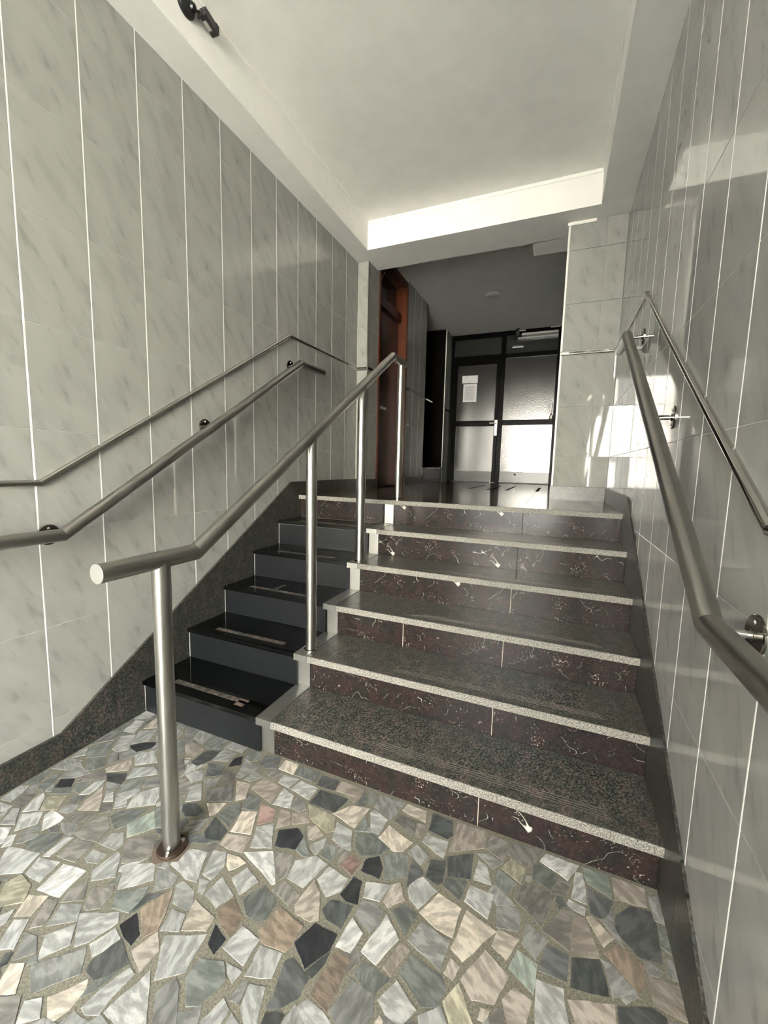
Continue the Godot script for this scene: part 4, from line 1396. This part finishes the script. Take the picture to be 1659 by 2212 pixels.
# pieces nearer the street, below the picture
const MORE_STONES := [
	"l 1445,500 1493,483 1535,510 1536,560 1499,584 1454,562 1446,532",
	"l 1344,606 1393,612 1428,649 1367,696 1331,655",
	"o 1221,725 1182,757 1123,732 1154,668 1200,681",
	"l 1450,752 1468,712 1506,726 1536,777 1470,785",
	"l 1324,842 1270,815 1270,758 1324,763 1340,795",
	"l 1002,784 1026,767 1051,764 1076,802 1063,832 1024,832 986,820",
	"c 858,886 834,865 860,816 899,842 899,877",
	"c 1144,847 1176,885 1183,937 1118,931 1106,895",
	"y 1456,901 1443,949 1392,910 1394,856 1434,869",
	"n 714,928 675,954 641,921 661,865 715,852 727,895",
	"t -446,909 -429,868 -360,887 -363,942 -430,939",
	"y 999,972 946,965 938,928 957,881 996,910",
	"n 582,948 552,983 517,975 507,944 495,914 532,896 576,910",
	"g -238,988 -276,959 -282,938 -264,906 -228,909 -201,931 -217,977",
	"p 1324,917 1329,963 1299,973 1266,969 1263,932 1263,903 1303,900",
	"l 780,996 766,943 781,900 824,922 859,939 834,991",
	"o 1496,624 1567,627 1571,664 1541,697 1493,673",
	"o 1576,871 1562,904 1526,905 1495,883 1516,841 1536,828 1585,840",
	"n 1507,411 1554,399 1578,413 1586,453 1558,476 1514,449",
	"l -106,913 -73,972 -126,1005 -168,972 -151,926",
	"g 1284,636 1259,669 1226,668 1202,645 1220,602 1257,615",
	"w 892,824 871,783 875,735 908,744 940,749 972,778 937,810",
	"n 1103,944 1112,989 1072,1012 1029,989 1070,928",
	"o 1538,993 1506,1029 1468,985 1468,951 1503,923 1535,964",
	"y -447,925 -430,999 -464,1016 -517,985 -510,944",
	"g 373,996 371,968 396,943 416,943 440,970 420,1007 385,1014",
	"g 1249,803 1239,848 1188,855 1163,847 1153,794 1184,778 1221,795",
	"o 1101,680 1104,731 1077,734 1046,732 1014,704 1032,661 1073,664",
	"d 819,868 762,849 739,814 782,791 825,807",
	"l -494,853 -498,831 -492,803 -451,787 -429,822 -431,863 -463,885",
	"n -284,982 -297,1005 -333,1017 -366,997 -379,963 -341,932 -301,940",
	"n 1359,958 1377,943 1429,946 1428,1008 1381,1017 1333,996",
	"w 650,1008 619,1032 586,1003 595,952 632,931 674,972",
	"g 1382,759 1421,753 1438,766 1462,809 1429,840 1396,823 1359,802",
	"n 1163,954 1198,932 1242,950 1246,998 1229,1014 1198,1016 1160,998",
	"d 1340,567 1350,527 1381,511 1402,517 1431,556 1400,581",
	"y 1269,674 1303,651 1352,703 1308,728 1278,721",
	"t 1581,769 1532,749 1544,696 1579,679 1607,718 1608,758",
	"g 952,987 924,1028 882,1014 862,984 884,934 922,952",
	"d 1630,551 1613,610 1575,608 1546,577 1574,532",
	"c 1330,559 1331,607 1279,626 1262,597 1269,559 1300,527",
	"t 1076,878 1080,913 1054,944 1021,921 999,906 1021,857 1055,861",
	"d 1577,985 1541,970 1540,930 1567,906 1601,898 1616,943 1619,964",
	"n -66,973 -42,963 -4,965 18,1009 -39,1029 -67,1010",
	"g 674,999 718,963 754,968 742,1030 693,1033",
	"w 1399,468 1400,426 1454,419 1478,426 1465,485 1423,481",
	"l 1012,723 986,745 967,769 929,736 917,701 955,686 990,675",
	"l -256,864 -257,893 -292,916 -325,907 -348,897 -338,846 -294,852",
	"d 453,1009 460,973 476,939 511,978 528,993 505,1044 474,1036",
	"g 1399,609 1411,576 1444,555 1479,593 1464,614 1424,638",
	"l 1143,559 1199,592 1196,658 1150,659 1123,602",
	"w 1138,750 1152,802 1088,828 1078,778 1094,743",
	"p -354,796 -344,836 -359,865 -404,839 -408,808 -386,772",
	"g 493,818 534,810 564,848 531,892 486,860",
	"d 597,909 573,906 556,862 597,827 642,852 640,904",
	"l 1340,839 1375,872 1354,914 1320,907 1293,854",
	"g -151,988 -175,1034 -208,1031 -225,985 -178,952",
	"n 1409,696 1424,657 1448,631 1477,659 1501,699 1445,721",
	"o 713,780 732,843 677,851 648,817 673,776",
	"t -467,907 -498,924 -519,922 -554,897 -548,861 -503,855 -482,874",
	"n 368,1001 333,1035 281,1043 292,977 348,967",
	"n 1641,452 1629,506 1584,522 1571,475 1593,431",
	"g 1602,853 1575,831 1569,795 1595,775 1632,784 1641,834",
	"n 947,862 926,838 945,816 986,817 1002,874",
	"n 1435,840 1478,817 1504,843 1475,884 1445,878",
	"l 1219,929 1187,904 1197,859 1228,863 1272,893 1240,925",
	"g -416,976 -371,999 -371,1038 -406,1044 -449,1020",
	"o 1028,1044 985,1053 951,1004 998,979 1036,996",
	"l 1230,776 1214,737 1226,694 1271,715 1304,741 1268,755",
	"c 1370,701 1397,712 1380,756 1358,781 1336,765 1322,737 1341,718",
	"g 848,726 867,761 866,789 830,801 803,774 805,742",
	"c -551,803 -552,749 -516,731 -497,752 -472,777 -494,799 -513,813",
	"c -228,988 -238,1030 -241,1052 -294,1048 -306,1015 -282,992 -253,984",
	"l 1082,1011 1114,979 1150,963 1163,1006 1159,1029 1120,1052 1105,1032",
	"y 1262,1051 1220,1027 1255,981 1301,975 1311,1039",
	"g 1620,984 1640,1016 1614,1051 1567,1039 1572,986",
	"g 52,1053 2,1045 24,1007 32,967 76,994 99,1028",
	"d 211,1009 227,987 286,985 280,1054 226,1053",
	"g 1571,629 1601,620 1629,604 1640,647 1619,674 1589,685 1566,682",
	"g 904,847 938,879 936,919 903,936 858,909",
	"d -162,943 -194,942 -209,919 -213,887 -171,881 -155,886 -154,924",
	"l 426,938 378,952 355,923 381,883 405,893",
	"l 527,1008 547,985 584,989 587,1008 585,1036 563,1053 519,1036",
	"y 893,1033 839,1052 801,1050 812,1004 852,967 867,1001",
	"d -548,1032 -554,1002 -537,984 -510,996 -480,1018 -474,1043 -527,1052",
	"t 1487,1012 1473,1053 1439,1053 1418,1022 1431,992 1471,996",
	"w 1132,635 1140,663 1102,688 1075,638 1110,615",
	"t -410,800 -438,797 -459,764 -417,748 -403,769",
	"d 1066,861 1070,827 1103,827 1147,847 1118,873 1101,897",
	"g 792,894 752,929 728,887 730,855 763,856",
	"l 489,937 460,961 423,943 436,915 453,904 471,889 509,897",
	"d -98,1053 -140,1051 -117,1005 -84,981 -64,1021",
	"l 1565,404 1548,369 1593,376 1615,384 1620,422 1580,407",
	"n 1536,397 1506,427 1463,416 1463,384 1488,375",
	"d 1188,582 1155,559 1122,535 1157,520 1185,529",
	"l 1557,623 1523,620 1479,604 1521,579 1539,552 1552,590",
	"g 630,760 657,739 702,739 667,781 645,778",
	"g 1496,786 1523,784 1559,818 1515,837 1487,817",
	"y 1409,853 1380,866 1360,851 1334,834 1348,804 1373,816 1385,825",
	"w -223,881 -257,859 -282,845 -269,823 -246,819 -231,833 -215,859",
	"t 1292,857 1269,885 1246,847 1249,825 1274,823 1293,832",
	"n 1592,847 1619,851 1639,869 1641,896 1610,925 1573,901 1583,868",
	"l 872,927 822,916 801,904 806,867 827,851 850,883",
	"c 1520,904 1495,923 1476,935 1462,904 1470,886 1491,871 1498,891",
	"p 103,1054 99,1021 111,992 132,1005 157,1031",
	"t 793,1053 748,1035 753,1003 782,1000 804,1019",
	"d 456,1021 444,1054 411,1055 395,1034 421,1010 439,992",
	"o 1583,1053 1539,1053 1499,1053 1523,1017 1535,1003 1565,1011",
	"w 370,987 384,1017 395,1051 365,1052 340,1040 358,1017",
	"l 651,1052 630,1027 654,1012 679,1021 704,1055",
	"d 1359,1013 1375,1037 1345,1052 1314,1049 1315,1023 1320,979",
	"g 1492,427 1511,454 1530,494 1479,484 1474,461",
	"o 1442,512 1432,553 1407,516 1368,512 1383,476 1411,479 1427,486",
	"g 1572,501 1569,532 1540,513 1530,486 1561,477",
	"n 1202,613 1223,566 1238,563 1269,559 1256,593 1242,605",
	"l 1597,687 1624,675 1639,694 1642,710 1613,732 1607,705",
	"o 1420,707 1434,721 1449,741 1420,749 1386,752 1382,695",
	"o 1010,729 1031,725 1038,732 1050,751 1025,761 998,762 994,744",
	"l 1565,793 1553,809 1542,795 1543,779 1557,763 1576,770",
	"n -69,921 -119,914 -107,878 -81,853 -72,885",
	"c 1346,943 1363,915 1373,883 1391,915 1379,936",
	"c 722,927 736,903 744,925 766,964 731,961 717,961 702,939",
	"n 1000,930 1031,933 1052,949 1032,976 1001,959",
	"y 950,1052 919,1055 910,1037 934,1022 954,1019 964,1032",
	"p 1061,1052 1038,1055 1039,1026 1064,1013 1088,1037",
	"l 1619,540 1591,537 1614,518 1622,511 1643,507 1639,532 1638,558",
	"y 1151,559 1121,569 1111,567 1094,557 1110,542 1122,535 1127,548",
	"d 1490,644 1470,644 1459,638 1463,620 1471,616 1486,611 1492,624",
	"g 1338,625 1336,663 1321,667 1266,664 1290,635 1306,624 1324,615",
	"n 1483,714 1502,698 1512,687 1525,694 1536,707 1533,731 1510,720",
	"y 889,735 865,751 862,712 875,695 890,699 919,722",
	"n 1055,751 1062,740 1092,735 1084,755 1075,771 1065,785 1056,764",
	"l 1231,795 1193,774 1166,765 1192,753 1204,743 1215,748 1219,764",
	"l 768,753 788,752 802,752 799,774 785,789 755,793 766,765",
	"g 987,813 968,781 974,769 982,760 994,752 1020,768 998,785",
	"p -554,824 -546,807 -528,816 -504,832 -525,852 -555,852",
	"n 628,839 610,825 627,813 655,783 652,829 649,862",
	"c -120,894 -121,914 -152,908 -150,892 -142,873 -121,875",
	"p -556,961 -554,929 -555,914 -531,919 -514,924 -501,940 -524,980",
	"n -68,927 -50,936 -58,962 -77,954 -86,940",
	"o 1117,975 1110,953 1085,920 1124,935 1147,937 1157,966 1134,963",
	"t 308,971 348,949 355,919 367,952 380,956 367,988 352,967",
	"y -377,977 -405,977 -429,968 -414,941 -397,945",
	"w 24,938 32,956 26,975 8,981 0,967 -23,938 10,943",
	"l 697,944 712,963 692,981 676,972 682,955",
	"g -118,1005 -128,1018 -136,1035 -164,1043 -162,1019 -160,1008 -142,999",
	"d -329,1054 -363,1053 -366,1026 -346,1015 -327,1016",
	"n 1228,1036 1197,1055 1178,1053 1156,1055 1166,1030 1164,1007 1193,1017",
	"t 159,1030 177,1019 210,1024 198,1054 177,1053 147,1044",
	"n 1386,1021 1401,1020 1420,1031 1404,1055 1382,1053 1374,1040",
	"n 1535,356 1565,337 1576,370 1557,391 1538,397 1512,384 1528,356",
	"l 1253,477 1260,467 1298,461 1280,488 1264,496 1256,492 1243,488",
	"w 1298,521 1289,535 1277,548 1270,525 1282,515",
	"p 1375,594 1355,603 1331,602 1334,586 1345,571 1359,576",
	"l 1033,628 1046,638 1059,659 1014,686 1026,646",
	"g 1012,683 964,677 955,668 959,649 975,649",
	"w 1211,696 1192,675 1154,661 1199,661 1207,660 1215,664 1222,690",
	"n 1134,703 1107,694 1117,680 1130,675 1140,687",
	"l 1247,696 1227,683 1249,675 1263,683 1265,709",
	"l -526,731 -540,737 -553,728 -557,693 -531,717",
	"l 1643,754 1615,775 1614,739 1624,732 1631,723 1640,742",
	"l -403,785 -382,763 -374,755 -358,749 -360,767 -367,780",
	"n 1231,796 1239,776 1254,767 1264,779 1266,818",
	"y 732,775 752,776 759,796 740,808 723,800 719,784",
	"d 844,804 853,800 898,825 851,828 825,836 830,810",
	"n 1114,822 1135,816 1150,806 1156,826 1144,844 1130,833",
	"o 459,837 464,826 472,819 484,831 477,856",
	"c 546,818 561,813 583,820 588,832 575,839 568,840 564,838",
	"g 934,812 927,841 921,863 901,844 900,829 907,823",
	"l 1020,853 1001,858 998,847 1001,826 1018,833 1055,835",
	"n -408,807 -400,845 -380,878 -412,869 -424,861 -426,849 -429,824",
	"g 372,863 392,874 375,888 359,882 356,868",
	"o 1296,869 1304,886 1297,897 1286,897 1271,889 1280,880 1285,875",
	"l -242,900 -256,904 -252,879 -238,875 -233,880 -220,888 -215,907",
	"y 1001,896 990,901 984,899 966,885 987,876 995,880 1004,886",
	"n -321,911 -313,934 -344,929 -371,953 -357,911 -356,898 -341,908",
	"n 1536,950 1512,927 1510,918 1520,912 1536,909 1538,929",
	"n 606,915 618,911 643,931 609,937 586,944 582,919",
	"d 1641,938 1618,956 1620,934 1620,922 1626,915 1639,924",
	"g 1250,919 1260,937 1263,955 1237,944 1237,928",
	"l 1455,936 1468,928 1476,939 1467,948 1437,976",
	"n 1620,978 1598,975 1619,961 1643,934 1641,962 1640,975 1640,1011",
	"y -470,1031 -473,1013 -447,1009 -441,1027 -419,1048 -451,1052 -474,1055",
	"c -169,1043 -224,1053 -235,1045 -232,1018 -214,1025",
	"d -54,1021 -20,1040 -56,1052 -81,1043 -66,1029",
	"p -18,1038 -17,1026 -10,1027 12,1022 -1,1040 1,1054 -21,1053",
	"n 590,1036 596,1016 607,1028 642,1048 607,1052 591,1053",
]
